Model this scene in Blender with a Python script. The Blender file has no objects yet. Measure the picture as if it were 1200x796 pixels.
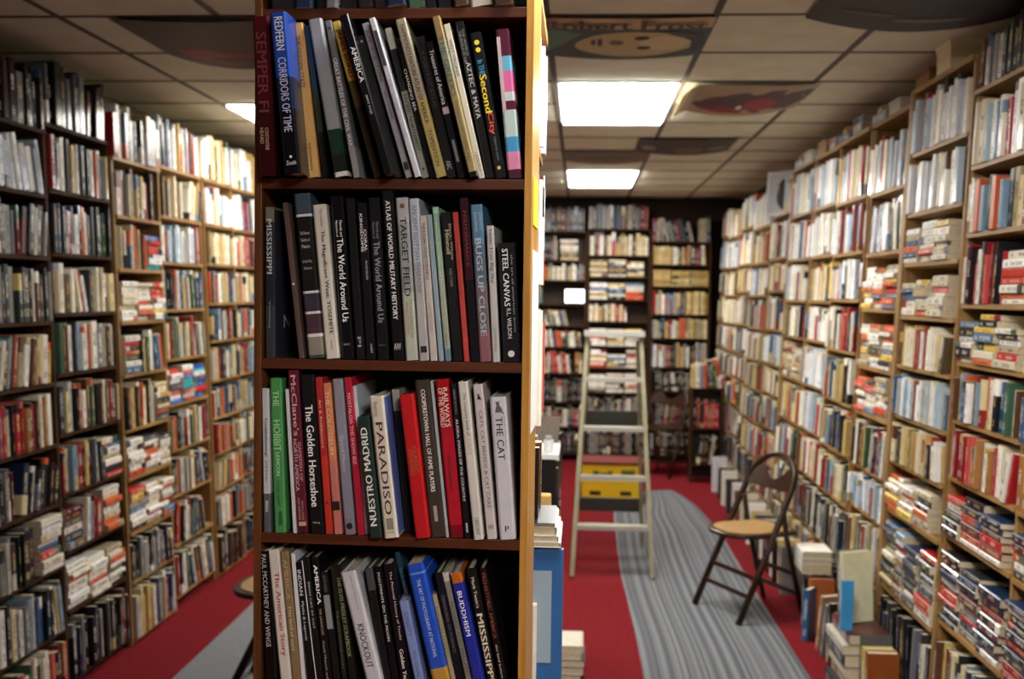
import bpy, math, random
from mathutils import Matrix, Vector
import numpy as np

S = bpy.context.scene
COL = S.collection

# ------------------------------------------------------------------ camera
FPX = 1260.0
CAM = Vector((0, 0, 1.68))
def cam_axes(vx=680., vy=346., roll=0.9):
    y = Vector((vx-600, 398-vy, -FPX)).normalized()
    r = math.radians(roll)
    z = Vector((math.sin(r), math.cos(r), 0)); z = (z - z.dot(y)*y).normalized()
    x = y.cross(z)
    return x, y, z
AX, AY, AZ = cam_axes()
RC = Matrix((AX, AY, AZ))                       # camera -> world
cd = bpy.data.cameras.new('camera'); cd.sensor_width = 36.0; cd.lens = 36.0*FPX/1200.0
cd.clip_start = 0.05; cd.clip_end = 60
cd.dof.use_dof = True; cd.dof.focus_distance = 1.80; cd.dof.aperture_fstop = 4.6
cam = bpy.data.objects.new('camera', cd); COL.objects.link(cam)
cam.matrix_world = Matrix.Translation(CAM) @ RC.to_4x4()
S.camera = cam
def ray(px, py): return RC @ Vector((px-600, 398-py, -FPX))
def on_plane(px, py, p, n):
    d = ray(px, py); return CAM + d*((p-CAM).dot(n)/d.dot(n))
def project(p):
    v = RC.transposed() @ (p-CAM)
    if v.z > -0.05: return None
    return (600 - FPX*v.x/v.z, 398 + FPX*v.y/v.z)

# ------------------------------------------------------------------ world, exposure
W = bpy.data.worlds.new('world'); S.world = W; W.use_nodes = True
W.node_tree.nodes['Background'].inputs[0].default_value = (0.02, 0.018, 0.016, 1)
W.node_tree.nodes['Background'].inputs[1].default_value = 1.0
S.view_settings.view_transform = 'Standard'; S.view_settings.look = 'None'
S.view_settings.gamma = 1.0; S.view_settings.use_curve_mapping = False
S.view_settings.exposure = 0.0
LIGHT = 39.0                                    # fluorescent panel radiance

# ------------------------------------------------------------------ helpers
def lin(c):
    return tuple(((x/12.92) if x <= .04045 else ((x+.055)/1.055)**2.4) for x in c)
def hx(s): return lin(tuple(int(s[i:i+2], 16)/255. for i in (0, 2, 4)))

class NT:
    def __init__(s, name):
        s.m = bpy.data.materials.new(name); s.m.use_nodes = True
        s.t = s.m.node_tree; s.b = s.t.nodes['Principled BSDF']; s.out = s.t.nodes['Material Output']
    def n(s, kind, **kw):
        o = s.t.nodes.new(kind)
        for k, v in kw.items(): setattr(o, k, v)
        return o
    def l(s, a, b): s.t.links.new(a, b)
    def math(s, op, a, b=None, clamp=False):
        o = s.n('ShaderNodeMath', operation=op, use_clamp=clamp)
        for i, x in enumerate((a, b)):
            if x is None: continue
            if isinstance(x, (int, float)): o.inputs[i].default_value = x
            else: s.l(x, o.inputs[i])
        return o.outputs[0]
    def mix(s, f, a, b):
        o = s.n('ShaderNodeMix', data_type='RGBA')
        for sock, x in ((o.inputs[0], f), (o.inputs[6], a), (o.inputs[7], b)):
            if isinstance(x, (int, float)): sock.default_value = x
            elif isinstance(x, tuple): sock.default_value = (*x[:3], 1)
            else: s.l(x, sock)
        return o.outputs[2]

def mat_plain(name, c, rough=.6, spec=.5, metal=0., noise=0., nscale=20., bump=0., bscale=200.):
    t = NT(name); t.b.inputs['Roughness'].default_value = rough
    t.b.inputs['Specular IOR Level'].default_value = spec; t.b.inputs['Metallic'].default_value = metal
    tc = t.n('ShaderNodeTexCoord')
    if noise > 0:
        nz = t.n('ShaderNodeTexNoise'); nz.inputs['Scale'].default_value = nscale; nz.inputs['Detail'].default_value = 4
        t.l(tc.outputs['Object'], nz.inputs['Vector'])
        f = t.math('MULTIPLY', t.math('SUBTRACT', nz.outputs[0], .35, True), 2.5, True)
        t.l(t.mix(f, tuple(x*(1-noise) for x in c), tuple(min(1, x*(1+noise)) for x in c)), t.b.inputs['Base Color'])
    else: t.b.inputs['Base Color'].default_value = (*c, 1)
    if bump > 0:
        nb = t.n('ShaderNodeTexNoise'); nb.inputs['Scale'].default_value = bscale
        t.l(tc.outputs['Object'], nb.inputs['Vector'])
        bp = t.n('ShaderNodeBump'); bp.inputs['Strength'].default_value = bump; bp.inputs['Distance'].default_value = .004
        t.l(nb.outputs[0], bp.inputs['Height']); t.l(bp.outputs[0], t.b.inputs['Normal'])
    return t.m

def mat_wood(name, c1, c2, rough=.45, axis=2, scale=5., spec=.35):
    t = NT(name); t.b.inputs['Specular IOR Level'].default_value = spec; t.b.inputs['Roughness'].default_value = rough
    tc = t.n('ShaderNodeTexCoord'); mp = t.n('ShaderNodeMapping')
    sc = [60., 60., 60.]; sc[axis] = scale
    mp.inputs['Scale'].default_value = sc
    t.l(tc.outputs['Object'], mp.inputs['Vector'])
    nz = t.n('ShaderNodeTexNoise'); nz.inputs['Scale'].default_value = 1.; nz.inputs['Detail'].default_value = 5
    t.l(mp.outputs[0], nz.inputs['Vector'])
    f = t.math('MULTIPLY', t.math('SUBTRACT', nz.outputs[0], .3, True), 2.2, True)
    t.l(t.mix(f, c1, c2), t.b.inputs['Base Color'])
    return t.m

def mat_emit(name, c, e):
    t = NT(name); t.b.inputs['Base Color'].default_value = (*c, 1)
    t.b.inputs['Emission Color'].default_value = (*c, 1); t.b.inputs['Emission Strength'].default_value = e
    return t.m

def mat_book():
    t = NT('book_cover')
    a = t.n('ShaderNodeAttribute', attribute_name='col'); b = t.n('ShaderNodeAttribute', attribute_name='col2')
    uv = t.n('ShaderNodeUVMap', uv_map='UVMap'); sp = t.n('ShaderNodeSeparateXYZ'); t.l(uv.outputs[0], sp.inputs[0])
    u, v, seed = sp.outputs[0], sp.outputs[1], b.outputs['Alpha']
    cb = t.n('ShaderNodeCombineXYZ')
    t.l(t.math('MULTIPLY', u, 5.), cb.inputs[0]); t.l(t.math('MULTIPLY', v, 42.), cb.inputs[1]); t.l(t.math('MULTIPLY', seed, 500.), cb.inputs[2])
    nz = t.n('ShaderNodeTexNoise'); nz.inputs['Scale'].default_value = 1.; nz.inputs['Detail'].default_value = 1
    t.l(cb.outputs[0], nz.inputs['Vector'])
    let = t.math('GREATER_THAN', nz.outputs[0], .5)
    inu = t.math('LESS_THAN', t.math('ABSOLUTE', t.math('SUBTRACT', u, .5)), .24)
    half = t.math('ADD', t.math('MULTIPLY', seed, .16), .12)
    v1 = t.math('LESS_THAN', t.math('ABSOLUTE', t.math('SUBTRACT', v, .62)), half)
    v2 = t.math('LESS_THAN', t.math('ABSOLUTE', t.math('SUBTRACT', v, .17)), .07)
    mk = t.math('MULTIPLY', t.math('MULTIPLY', let, inu), t.math('MAXIMUM', v1, v2))
    n2 = t.n('ShaderNodeTexNoise'); n2.inputs['Scale'].default_value = 25.; n2.inputs['Detail'].default_value = 3
    tc = t.n('ShaderNodeTexCoord'); t.l(tc.outputs['Object'], n2.inputs['Vector'])
    wear = t.math('ADD', t.math('MULTIPLY', n2.outputs[0], .35), .82)
    c = t.mix(t.math('MULTIPLY', mk, .85), a.outputs['Color'], b.outputs['Color'])
    hsv = t.n('ShaderNodeHueSaturation'); t.l(c, hsv.inputs['Color']); t.l(wear, hsv.inputs['Value'])
    t.b.inputs['Specular IOR Level'].default_value = .38
    t.l(hsv.outputs[0], t.b.inputs['Base Color'])
    t.l(t.math('ADD', t.math('MULTIPLY', seed, .36), .13), t.b.inputs['Roughness'])
    return t.m

def mat_pages():
    t = NT('pages'); t.b.inputs['Roughness'].default_value = .8
    tc = t.n('ShaderNodeTexCoord'); nz = t.n('ShaderNodeTexNoise'); nz.inputs['Scale'].default_value = 120.
    t.l(tc.outputs['Object'], nz.inputs['Vector'])
    t.l(t.mix(nz.outputs[0], hx('a8987a'), hx('dccfb2')), t.b.inputs['Base Color'])
    return t.m

M = {}
M['book'] = mat_book(); M['pages'] = mat_pages()
M['pine'] = mat_wood('pine_shelf', hx('7c5a30'), hx('a88350'), .5)
M['pine_h'] = mat_wood('pine_board', hx('84602f'), hx('b08a52'), .5, 0)
M['darkpine'] = mat_wood('brown_stained_shelf', hx('2c1a0c'), hx('4a2f18'), .7, spec=.12)
M['walnut'] = mat_wood('walnut_case', hx('4a2812'), hx('6e4420'), .4)
M['walnut_h'] = mat_wood('walnut_board', hx('43200f'), hx('5d3018'), .4, 0)
M['oak'] = mat_wood('oak_panel', hx('a8742c'), hx('cf9c4c'), .4)
M['black'] = mat_plain('black_back', hx('0d0b0a'), .7)
M['backing'] = mat_plain('brown_backing', hx('33210f'), .7)
M['tile'] = mat_plain('ceiling_tile', hx('e2e4cc'), .9, .2, noise=.07, nscale=6., bump=.35, bscale=130.)
M['grid'] = mat_plain('grid_bar', hx('4a4136'), .6)
M['carpet'] = mat_plain('red_carpet', hx('74191f'), .95, .1, noise=.22, nscale=60., bump=.6, bscale=420.)
M['wall'] = mat_plain('wall_paint', hx('75664f'), .85, .2, noise=.05)
M['darkwall'] = mat_plain('dark_wall_paint', hx('2a1c17'), .85, .2)
M['paper'] = mat_plain('paper', hx('f0eee8'), .8, .2)
M['darkwood'] = mat_wood('dark_chair_wood', hx('20120b'), hx('39210f'), .3, 2, 8)
M['canewood'] = mat_wood('tan_seat', hx('8a683a'), hx('a98652'), .4, 0, 8)
M['ladder'] = mat_plain('ladder_rail', hx('8a8468'), .5, noise=.15, nscale=15)
M['alu'] = mat_plain('step_metal', hx('b9b8ad'), .35, metal=.5)
M['ladderdark'] = mat_plain('ladder_brace', hx('2b2a22'), .55)
M['yellow'] = mat_plain('crate_plastic', hx('e0b810'), .4, noise=.06)
M['black2'] = mat_plain('black_laminate', hx('0c0c0e'), .35)
M['lightframe'] = mat_plain('light_frame', hx('d8d4c8'), .5)
M['panel'] = mat_emit('light_diffuser', (1., .985, .945), LIGHT)
M['panel_old'] = mat_emit('light_diffuser_aged', (1., .95, .86), LIGHT*.39)
M['panel_fill'] = mat_emit('light_diffuser_fill', (1., .99, .96), LIGHT*1.4)  # for the unseen panel added behind the camera to light the front bookcase
M['glow_pane'] = mat_emit('reflection_panel', (.93, 1., .98), 4.)
M['rubber'] = mat_plain('rubber', hx('151515'), .8)

_pl = {}
def flat(hexc, rough=.5):
    k = (hexc, rough)
    if k not in _pl: _pl[k] = mat_plain('colour_'+hexc, hx(hexc), rough)
    return _pl[k]

class MB:
    """collects geometry for ONE mesh object"""
    def __init__(s): s.v = []; s.f = []; s.c = []
    def box(s, x0, x1, y0, y1, z0, z1, mtx=None):
        b = len(s.v)
        P = [Vector(p) for p in ((x0,y0,z0),(x1,y0,z0),(x1,y1,z0),(x0,y1,z0),(x0,y0,z1),(x1,y0,z1),(x1,y1,z1),(x0,y1,z1))]
        if mtx is not None: P = [mtx @ p for p in P]
        s.v += P
        s.f += [tuple(b+i for i in q) for q in ((3,2,1,0),(4,5,6,7),(0,1,5,4),(1,2,6,5),(2,3,7,6),(3,0,4,7))]
        return s
    def bar(s, a, b, w, t, side=Vector((0,1,0))):
        a = Vector(a); b = Vector(b); d = (b-a); L = d.length; d.normalize()
        x = side - side.dot(d)*d; x.normalize(); y = d.cross(x)
        m = Matrix((x, y, d)).transposed().to_4x4(); m.translation = a
        return s.box(-w/2, w/2, -t/2, t/2, 0, L, m)
    def tube(s, pts, w, t, ref=Vector((0,1,0)), n=8, closed=False):
        pts = [Vector(p) for p in pts]; k = len(pts); b = len(s.v)
        for i, p in enumerate(pts):
            if closed: d = pts[(i+1) % k]-pts[i-1]
            else: d = pts[min(i+1, k-1)]-pts[max(i-1, 0)]
            d.normalize(); x = ref - ref.dot(d)*d; x.normalize(); y = d.cross(x)
            for j in range(n):
                a = 2*math.pi*(j+.5)/n; ca, sa = math.cos(a), math.sin(a)
                g = lambda q: math.copysign(abs(q)**.6, q)
                s.v.append(p + x*(g(ca)*w/2) + y*(g(sa)*t/2))
        for i in range(k if closed else k-1):
            i2 = (i+1) % k
            for j in range(n):
                j2 = (j+1) % n
                s.f.append((b+i*n+j, b+i*n+j2, b+i2*n+j2, b+i2*n+j))
        if not closed:
            s.f.append(tuple(b+j for j in range(n))[::-1]); s.f.append(tuple(b+(k-1)*n+j for j in range(n)))
        return s
    def prism(s, poly, z0, z1, mtx=None):
        b = len(s.v); n = len(poly)
        P = [Vector((x, y, z0)) for x, y in poly]+[Vector((x, y, z1)) for x, y in poly]
        if mtx is not None: P = [mtx @ p for p in P]
        s.v += P
        s.f.append(tuple(b+i for i in range(n))[::-1]); s.f.append(tuple(b+n+i for i in range(n)))
        for i in range(n): s.f.append((b+i, b+(i+1) % n, b+n+(i+1) % n, b+n+i))
        return s
    def mesh(s, name, mat, smooth=False):
        me = bpy.data.meshes.new(name); me.from_pydata([tuple(p) for p in s.v], [], s.f); me.materials.append(mat)
        if smooth: me.shade_smooth()
        me.update(); return me
    def build(s, name, mat, parent=None, mtx=None, smooth=False, bevel=0.):
        o = bpy.data.objects.new(name, s.mesh(name, mat, smooth)); COL.objects.link(o)
        if parent is not None: o.parent = parent
        if mtx is not None: o.matrix_local = mtx if parent is not None else mtx
        if parent is None and mtx is not None: o.matrix_world = mtx
        if bevel:
            md = o.modifiers.new('bevel', 'BEVEL'); md.width = bevel; md.segments = 2
        return o

def tag(o, label, cat, group=None):
    o['label'] = label; o['category'] = cat
    if group: o['group'] = group
    return o
def empty(name, mtx):
    o = bpy.data.objects.new(name, None); COL.objects.link(o); o.empty_display_size = .1; o.matrix_world = mtx; return o
def struct(o): o['kind'] = 'structure'; return o
def T(x, y, z): return Matrix.Translation((x, y, z))
def RZ(d): return Matrix.Rotation(math.radians(d), 4, 'Z')
def RX(d): return Matrix.Rotation(math.radians(d), 4, 'X')
def RY(d): return Matrix.Rotation(math.radians(d), 4, 'Y')
ORD = ['first','second','third','fourth','fifth','sixth','seventh','eighth','ninth','tenth','eleventh','twelfth','thirteenth','fourteenth','fifteenth','sixteenth','seventeenth','eighteenth','nineteenth','twentieth','twenty-first','twenty-second','twenty-third','twenty-fourth','twenty-fifth','twenty-sixth','twenty-seventh','twenty-eighth','twenty-ninth','thirtieth','thirty-first','thirty-second','thirty-third','thirty-fourth','thirty-fifth','thirty-sixth','thirty-seventh','thirty-eighth','thirty-ninth','fortieth']

# ------------------------------------------------------------------ the room
CEIL = 2.68
XL, XR, YF, YB = -2.50, 1.76, -3.6, 11.16
struct(MB().box(XL, XR, YF, YB, -.05, 0).build('floor', M['carpet']))
struct(MB().box(XL-.1, XL, YF, YB, 0, 2.9).build('wall_left', M['wall']))
struct(MB().box(XR, XR+.1, YF, YB, 0, 2.9).build('wall_right', M['wall']))
struct(MB().box(XL-.1, XR+.1, YB, YB+.1, 0, 2.9).build('wall_back', M['darkwall']))
struct(MB().box(XL-.1, XR+.1, YF-.1, YF, 0, 2.9).build('wall_front', M['wall']))
ceil = struct(MB().box(XL, XR, YF, YB, CEIL+.05, CEIL+.1).build('ceiling', M['grid']))
TX, TY, TW, TL = -.135, 3.905, .6015, .5985
LIGHTS = {(0, 2): 'ceiling light panel over the right aisle, nearer one above the ladder side',
          (0, 8): 'smaller looking far ceiling light panel near the back bookcases',
          (-3, 3): 'ceiling light panel over the left aisle, half hidden by the front bookcase',
          (0, -4): 'ceiling light panel overhead just right of the foreground bookcase top',
          (1, -9): 'unseen ceiling light panel added behind the viewpoint to brighten the foreground bookcase'}
skip = set()
for (i, j) in LIGHTS: skip |= {(i, j), (i, j+1)}
tile_me = MB().box(-TW/2+.011, TW/2-.011, -TL/2+.011, TL/2-.011, 0, .014).mesh('tile', M['tile'])
for i in range(-4, 4):
    for j in range(-13, 13):
        cx, cy = TX+(i+.5)*TW, TY+(j+.5)*TL
        if (i, j) in skip or cx-TW/2 < XL-.5 or cx+TW/2 > XR+.5 or cy+TL/2 > YB+.3: continue
        if j < -5 and False: continue
        o = bpy.data.objects.new('tile', tile_me); COL.objects.link(o); o.parent = ceil
        sx = 1.
        x0, x1 = max(cx-TW/2, XL), min(cx+TW/2, XR)
        y1 = min(cy+TL/2, YB); y0 = max(cy-TL/2, YF)
        if x1-x0 < .05 or y1-y0 < .05: continue
        o.location = ((x0+x1)/2, (y0+y1)/2, CEIL+.004); o.scale = ((x1-x0)/TW, (y1-y0)/TL, 1)
for i in range(-3, 4):
    x = TX+i*TW; MB().box(x-.012, x+.012, YF, YB, CEIL, CEIL+.03).build('grid_bar', M['grid'], ceil)
for j in range(-12, 13):
    y = TY+j*TL; MB().box(XL, XR, y-.009, y+.009, CEIL+.001, CEIL+.03).build('grid_bar', M['grid'], ceil)
for (i, j), lab in LIGHTS.items():
    x0, x1, y0, y1 = TX+i*TW, TX+(i+1)*TW, TY+j*TL, TY+(j+2)*TL
    r = empty('ceiling_light', T((x0+x1)/2, (y0+y1)/2, CEIL)); tag(r, lab, 'light', 'fluorescent ceiling panels')
    hw, hl = (x1-x0)/2-.014, (y1-y0)/2-.014
    fr = MB()
    for a in ((-hw, -hw+.012, -hl, hl), (hw-.012, hw, -hl, hl), (-hw+.012, hw-.012, -hl, -hl+.012), (-hw+.012, hw-.012, hl-.012, hl)): fr.box(*a, -.003, .03)
    fr.build('frame', M['lightframe'], r)
    MB().box(-hw+.012, hw-.012, -hl+.012, hl-.012, -.014, .012).build('diffuser', M['panel_old' if i == -3 else 'panel_fill' if i == 1 else 'panel'], r)

# runners
def mat_runner():
    t = NT('striped_runner'); t.b.inputs['Roughness'].default_value = .95; t.b.inputs['Specular IOR Level'].default_value = .1
    uv = t.n('ShaderNodeUVMap', uv_map='UVMap'); sp = t.n('ShaderNodeSeparateXYZ'); t.l(uv.outputs[0], sp.inputs[0])
    n1 = t.n('ShaderNodeTexNoise', noise_dimensions='2D'); n1.inputs['Scale'].default_value = 1.2; n1.inputs['Detail'].default_value = 1
    cb = t.n('ShaderNodeCombineXYZ'); t.l(t.math('MULTIPLY', sp.outputs[1], 3.), cb.inputs[1]); t.l(cb.outputs[0], n1.inputs['Vector'])
    w = t.math('ADD', sp.outputs[0], t.math('MULTIPLY', n1.outputs[0], .10))
    n2 = t.n('ShaderNodeTexNoise', noise_dimensions='1D'); n2.inputs['Scale'].default_value = 26.; n2.inputs['Detail'].default_value = 2
    t.l(w, n2.inputs['W'])
    f = t.math('MULTIPLY', t.math('SUBTRACT', n2.outputs[0], .42, True), 6., True)
    n3 = t.n('ShaderNodeTexNoise'); n3.inputs['Scale'].default_value = 300.
    tc = t.n('ShaderNodeTexCoord'); t.l(tc.outputs['Object'], n3.inputs['Vector'])
    c = t.mix(f, hx('55565a'), hx('77797b'))
    hs = t.n('ShaderNodeHueSaturation'); t.l(c, hs.inputs['Color']); t.l(t.math('ADD', t.math('MULTIPLY', n3.outputs[0], .5), .75), hs.inputs['Value'])
    t.l(hs.outputs[0], t.b.inputs['Base Color'])
    return t.m
M['runner'] = mat_runner()
def runner(le, re, nU, label, name='carpet_runner', mat=None):
    """ribbon between two edge polylines (y increasing), 8 mm thick"""
    K = 40; vs = []; fs = []; uvs = []
    def interp(poly, s):
        L = [0]
        for a, b in zip(poly, poly[1:]): L.append(L[-1]+math.dist(a, b))
        d = s*L[-1]
        for k in range(len(poly)-1):
            if d <= L[k+1]+1e-9:
                q = (d-L[k])/(L[k+1]-L[k]); return tuple(poly[k][i]*(1-q)+poly[k+1][i]*q for i in (0, 1))
        return poly[-1]
    for k in range(K+1):
        a, b = interp(le, k/K), interp(re, k/K)
        for j in range(nU+1):
            q = j/nU; vs.append((a[0]*(1-q)+b[0]*q, a[1]*(1-q)+b[1]*q, .004)); uvs.append((q, k/K))
    for k in range(K):
        for j in range(nU):
            p = k*(nU+1)+j; fs.append((p, p+1, p+nU+2, p+nU+1))
    n0 = len(vs)
    ring = [k*(nU+1) for k in range(K+1)][::-1]+list(range(nU+1))+[k*(nU+1)+nU for k in range(K+1)]+[K*(nU+1)+j for j in range(nU, -1, -1)]
    rr = []
    for q in ring:
        if not rr or rr[-1] != q: rr.append(q)
    if rr[0] == rr[-1]: rr.pop()
    for q in rr: vs.append((vs[q][0], vs[q][1], .0005)); uvs.append(uvs[q])
    for i in range(len(rr)):
        i2 = (i+1) % len(rr); fs.append((rr[i], n0+i, n0+i2, rr[i2]))
    me = bpy.data.meshes.new(name); me.from_pydata(vs, [], fs); me.materials.append(mat or M['runner'])
    ul = me.uv_layers.new(name='UVMap')
    for lp in me.loops: ul.data[lp.index].uv = uvs[lp.vertex_index]
    o = bpy.data.objects.new(name, me); COL.objects.link(o); tag(o, label, 'rug'); return o
runner([(.31, 1.0), (.305, 4.78), (.297, 5.42), (.27, 6.48), (.28, 8.26), (.46, 9.12), (.60, 9.25)],
       [(1.05, 1.0), (1.04, 4.85), (1.025, 5.97), (1.02, 7.67), (.955, 8.62), (.88, 9.1), (.815, 9.32)], 24,
       'grey striped runner on the red floor of the right aisle')
M['greyrun'] = mat_plain('grey_runner', hx('77797c'), .95, .1, noise=.12, nscale=80., bump=.4, bscale=400.)
runner([(-1.73, 1.5), (-1.73, 8.)], [(-.95, 1.5), (-.95, 8.)], 4, 'plain grey runner on the red floor of the left aisle', mat=M['greyrun'])

# ------------------------------------------------------------------ books: geometry
def set_attrs(me, col, col2, uvs):
    n = len(me.polygons)
    a = me.attributes.new('col', 'FLOAT_COLOR', 'FACE'); a.data.foreach_set('color', np.asarray(col, np.float32).ravel())
    a = me.attributes.new('col2', 'FLOAT_COLOR', 'FACE'); a.data.foreach_set('color', np.asarray(col2, np.float32).ravel())
    ul = me.uv_layers.new(name='UVMap'); ul.data.foreach_set('uv', np.asarray(uvs, np.float32).ravel())

def cover_mesh(th, h, d, segs, col2, seed, ct=.0025, letter=True, bulge=False):
    """U shaped cover; segs = [(frac_top, colour)] from the bottom up; spine faces -y"""
    ct = min(ct, th*.18); ch = .30*th if bulge else min(.14*th, .004)
    out = [(-th/2, d), (-th/2, ch), (-th/2+ch, 0), (th/2-ch, 0), (th/2, ch), (th/2, d)]
    inn = [(-th/2+ct, d), (-th/2+ct, ct+ch*.5), (-th/2+ct+ch*.4, ct), (th/2-ct-ch*.4, ct), (th/2-ct, ct+ch*.5), (th/2-ct, d)]
    V = []; F = []; C = []; U = []; C2 = []
    zs = [0.]+[f*h for f, _ in segs]; cols = [c for _, c in segs]
    k = len(zs)
    for z in zs: V += [(x, y, z) for x, y in out]
    io = len(V)
    for z in (0., h): V += [(x, y, z) for x, y in inn]
    non = [(-9., -9.)]*4
    def add(f, c, uv=None):
        F.append(f); C.append((*c, 1)); C2.append((*col2, seed)); U.extend(uv or non)
    for s in range(k-1):
        for i in range(5):
            a = s*6+i
            uv = None
            if letter and i in (1, 2, 3):
                ua = {1: (0, .1), 2: (.1, .9), 3: (.9, 1.)}[i]; z0, z1 = zs[s]/h, zs[s+1]/h
                uv = [(ua[0], z0), (ua[1], z0), (ua[1], z1), (ua[0], z1)]
            add((a, a+1, a+7, a+6), cols[s], uv)
    top = (k-1)*6
    for i in range(5):
        add((io+i+1, io+i, io+6+i, io+6+i+1), cols[0])
        add((i+1, i, io+i, io+i+1), cols[0])
        add((top+i, top+i+1, io+6+i+1, io+6+i), cols[-1])
    F.append((0, *[s*6 for s in range(1, k)], io+6, io)); C.append((*cols[0], 1)); C2.append((*col2, seed)); U.extend([(-9., -9.)]*(k+2))
    F.append((io+5, io+11, *[s*6+5 for s in range(k-1, -1, -1)])); C.append((*cols[0], 1)); C2.append((*col2, seed)); U.extend([(-9., -9.)]*(k+2))
    me = bpy.data.meshes.new('book'); me.from_pydata(V, [], F); me.materials.append(M['book'])
    set_attrs(me, C, C2, U); me.update()
    return me
PB = {}
def add_pages(root, th, h, d, ct=.0025, paper=False):
    ct = min(ct, th*.18); r = .0008 if paper else .0035
    MB().box(-th/2+ct, th/2-ct, ct+.002, d-r, r, h-r).build('pages', M['pages'], root)

def colname(c):
    r, g, b = [x**(1/2.2) for x in c[:3]]
    mx, mn = max(r, g, b), min(r, g, b); v = mx; s = 0 if mx == 0 else (mx-mn)/mx
    if v < .2: return 'black'
    if s < .14: return 'white' if v > .83 else 'pale grey' if v > .62 else 'grey' if v > .38 else 'charcoal'
    hu = 0.
    if mx == r: hu = (60*((g-b)/(mx-mn))) % 360
    elif mx == g: hu = 60*((b-r)/(mx-mn))+120
    else: hu = 60*((r-g)/(mx-mn))+240
    if s < .33 and v > .8 and 20 < hu < 75: return 'cream'
    if hu < 15 or hu >= 345: return 'red' if v > .45 else 'dark red'
    if hu < 45: return ('orange' if s > .6 else 'tan') if v > .6 else 'brown'
    if hu < 70: return ('yellow' if s > .55 else 'tan') if v > .6 else 'olive'
    if hu < 165: return 'green' if v > .4 else 'dark green'
    if hu < 200: return 'pale blue' if (v > .65 and s < .45) else 'teal'
    if hu < 255: return ('pale blue' if s < .4 else 'blue') if v > .55 else 'dark blue'
    if hu < 300: return 'purple'
    return 'pink' if v > .6 else 'maroon'

def make_book(mtx, th, h, d, segs, col2, seed, label, group, letter=True, ct=.0025, name='book'):
    o = bpy.data.objects.new(name, cover_mesh(th, h, d, segs, col2, seed, ct, letter)); COL.objects.link(o)
    o.matrix_world = mtx; tag(o, label, 'book', group)
    add_pages(o, th, h, d, ct)
    return o

# lettering
TEXTS = []
def text_on(parent, body, mtx, length, height, mat, bold=0., name='lettering', keep=False):
    TEXTS.append((parent, body, mtx, length, height, mat, bold, name, keep))
def flush_texts():
    obs = []
    for (p, body, mtx, L, Hh, mat, bold, name, keep) in TEXTS:
        cu = bpy.data.curves.new('t', 'FONT'); cu.body = body; cu.align_x = 'LEFT'; cu.resolution_u = 2
        o = bpy.data.objects.new('t', cu); COL.objects.link(o); obs.append(o)
    bpy.context.view_layer.update(); dg = bpy.context.evaluated_depsgraph_get()
    mes = [bpy.data.meshes.new_from_object(o.evaluated_get(dg)) for o in obs]
    for o in obs:
        cu = o.data; bpy.data.objects.remove(o); bpy.data.curves.remove(cu)
    for me, (p, body, mtx, L, Hh, mat, bold, name, keep) in zip(mes, TEXTS):
        n = len(me.vertices)
        if n == 0: continue
        co = np.zeros(n*3, np.float32); me.vertices.foreach_get('co', co); co = co.reshape(-1, 3)
        mn, mx = co.min(0), co.max(0); sz = mx-mn
        sy = Hh/sz[1]; sx = L/sz[0]
        if keep: sx = sy = min(sx, sy)
        co = (co-(mn+mx)/2)*np.array([sx, sy, 1.], np.float32); co[:, 2] = 0
        bb = (.013+bold)*sx
        nv, nf = len(co), [tuple(q.vertices) for q in me.polygons]
        if bb > 0:
            me2 = bpy.data.meshes.new(name); sh2 = np.array([bb, 0, 0], np.float32); up = np.array([0, 0, 2e-5], np.float32)
            me2.from_pydata(np.concatenate([co-sh2, co+sh2+up]).tolist(), [], nf+[tuple(i+nv for i in q) for q in nf])
            bpy.data.meshes.remove(me); me = me2
        else: me.vertices.foreach_set('co', co.ravel())
        me.materials.clear(); me.materials.append(mat); me.name = name; me.update()
        o = bpy.data.objects.new(name, me); COL.objects.link(o); o.parent = p; o.matrix_local = mtx
def spine_text(book, h, th, body, a, b, hf, colr, u=0., bold=0., up=False, proud=.0005):
    """a..b fractions from the TOP of the spine; hf letter height as fraction of thickness; reads downwards"""
    zc = h*(1-(a+b)/2)
    m = Matrix(((0, 1, 0, u*th), (0, 0, -1, -proud), (-1, 0, 0, zc), (0, 0, 0, 1)))
    if up: m = Matrix(((1, 0, 0, u*th), (0, 0, -1, -proud), (0, 1, 0, zc), (0, 0, 0, 1)))
    if up: text_on(book, body, m, hf*th, (b-a)*h, flat(colr), bold)
    else: text_on(book, body, m, (b-a)*h, hf*th, flat(colr), bold)
def spine_patch(book, h, th, a, b, u0, u1, colr, name='spine_panel'):
    z0, z1 = h*(1-b), h*(1-a)
    return MB().box(u0*th, u1*th, -.0006, .0004, z0, z1).build(name, flat(colr), book)
def spine_disc(book, h, th, a, r, colr, u=0., name='emblem'):
    n = 14; z = h*(1-a)
    poly = [(u*th+r*math.cos(2*math.pi*i/n), z+r*math.sin(2*math.pi*i/n)) for i in range(n)]
    mt = Matrix(((1, 0, 0, 0), (0, 0, -1, 0), (0, 1, 0, 0), (0, 0, 0, 1)))
    return MB().prism(poly, -.0003, .0007, mt).build(name, flat(colr), book)

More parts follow.
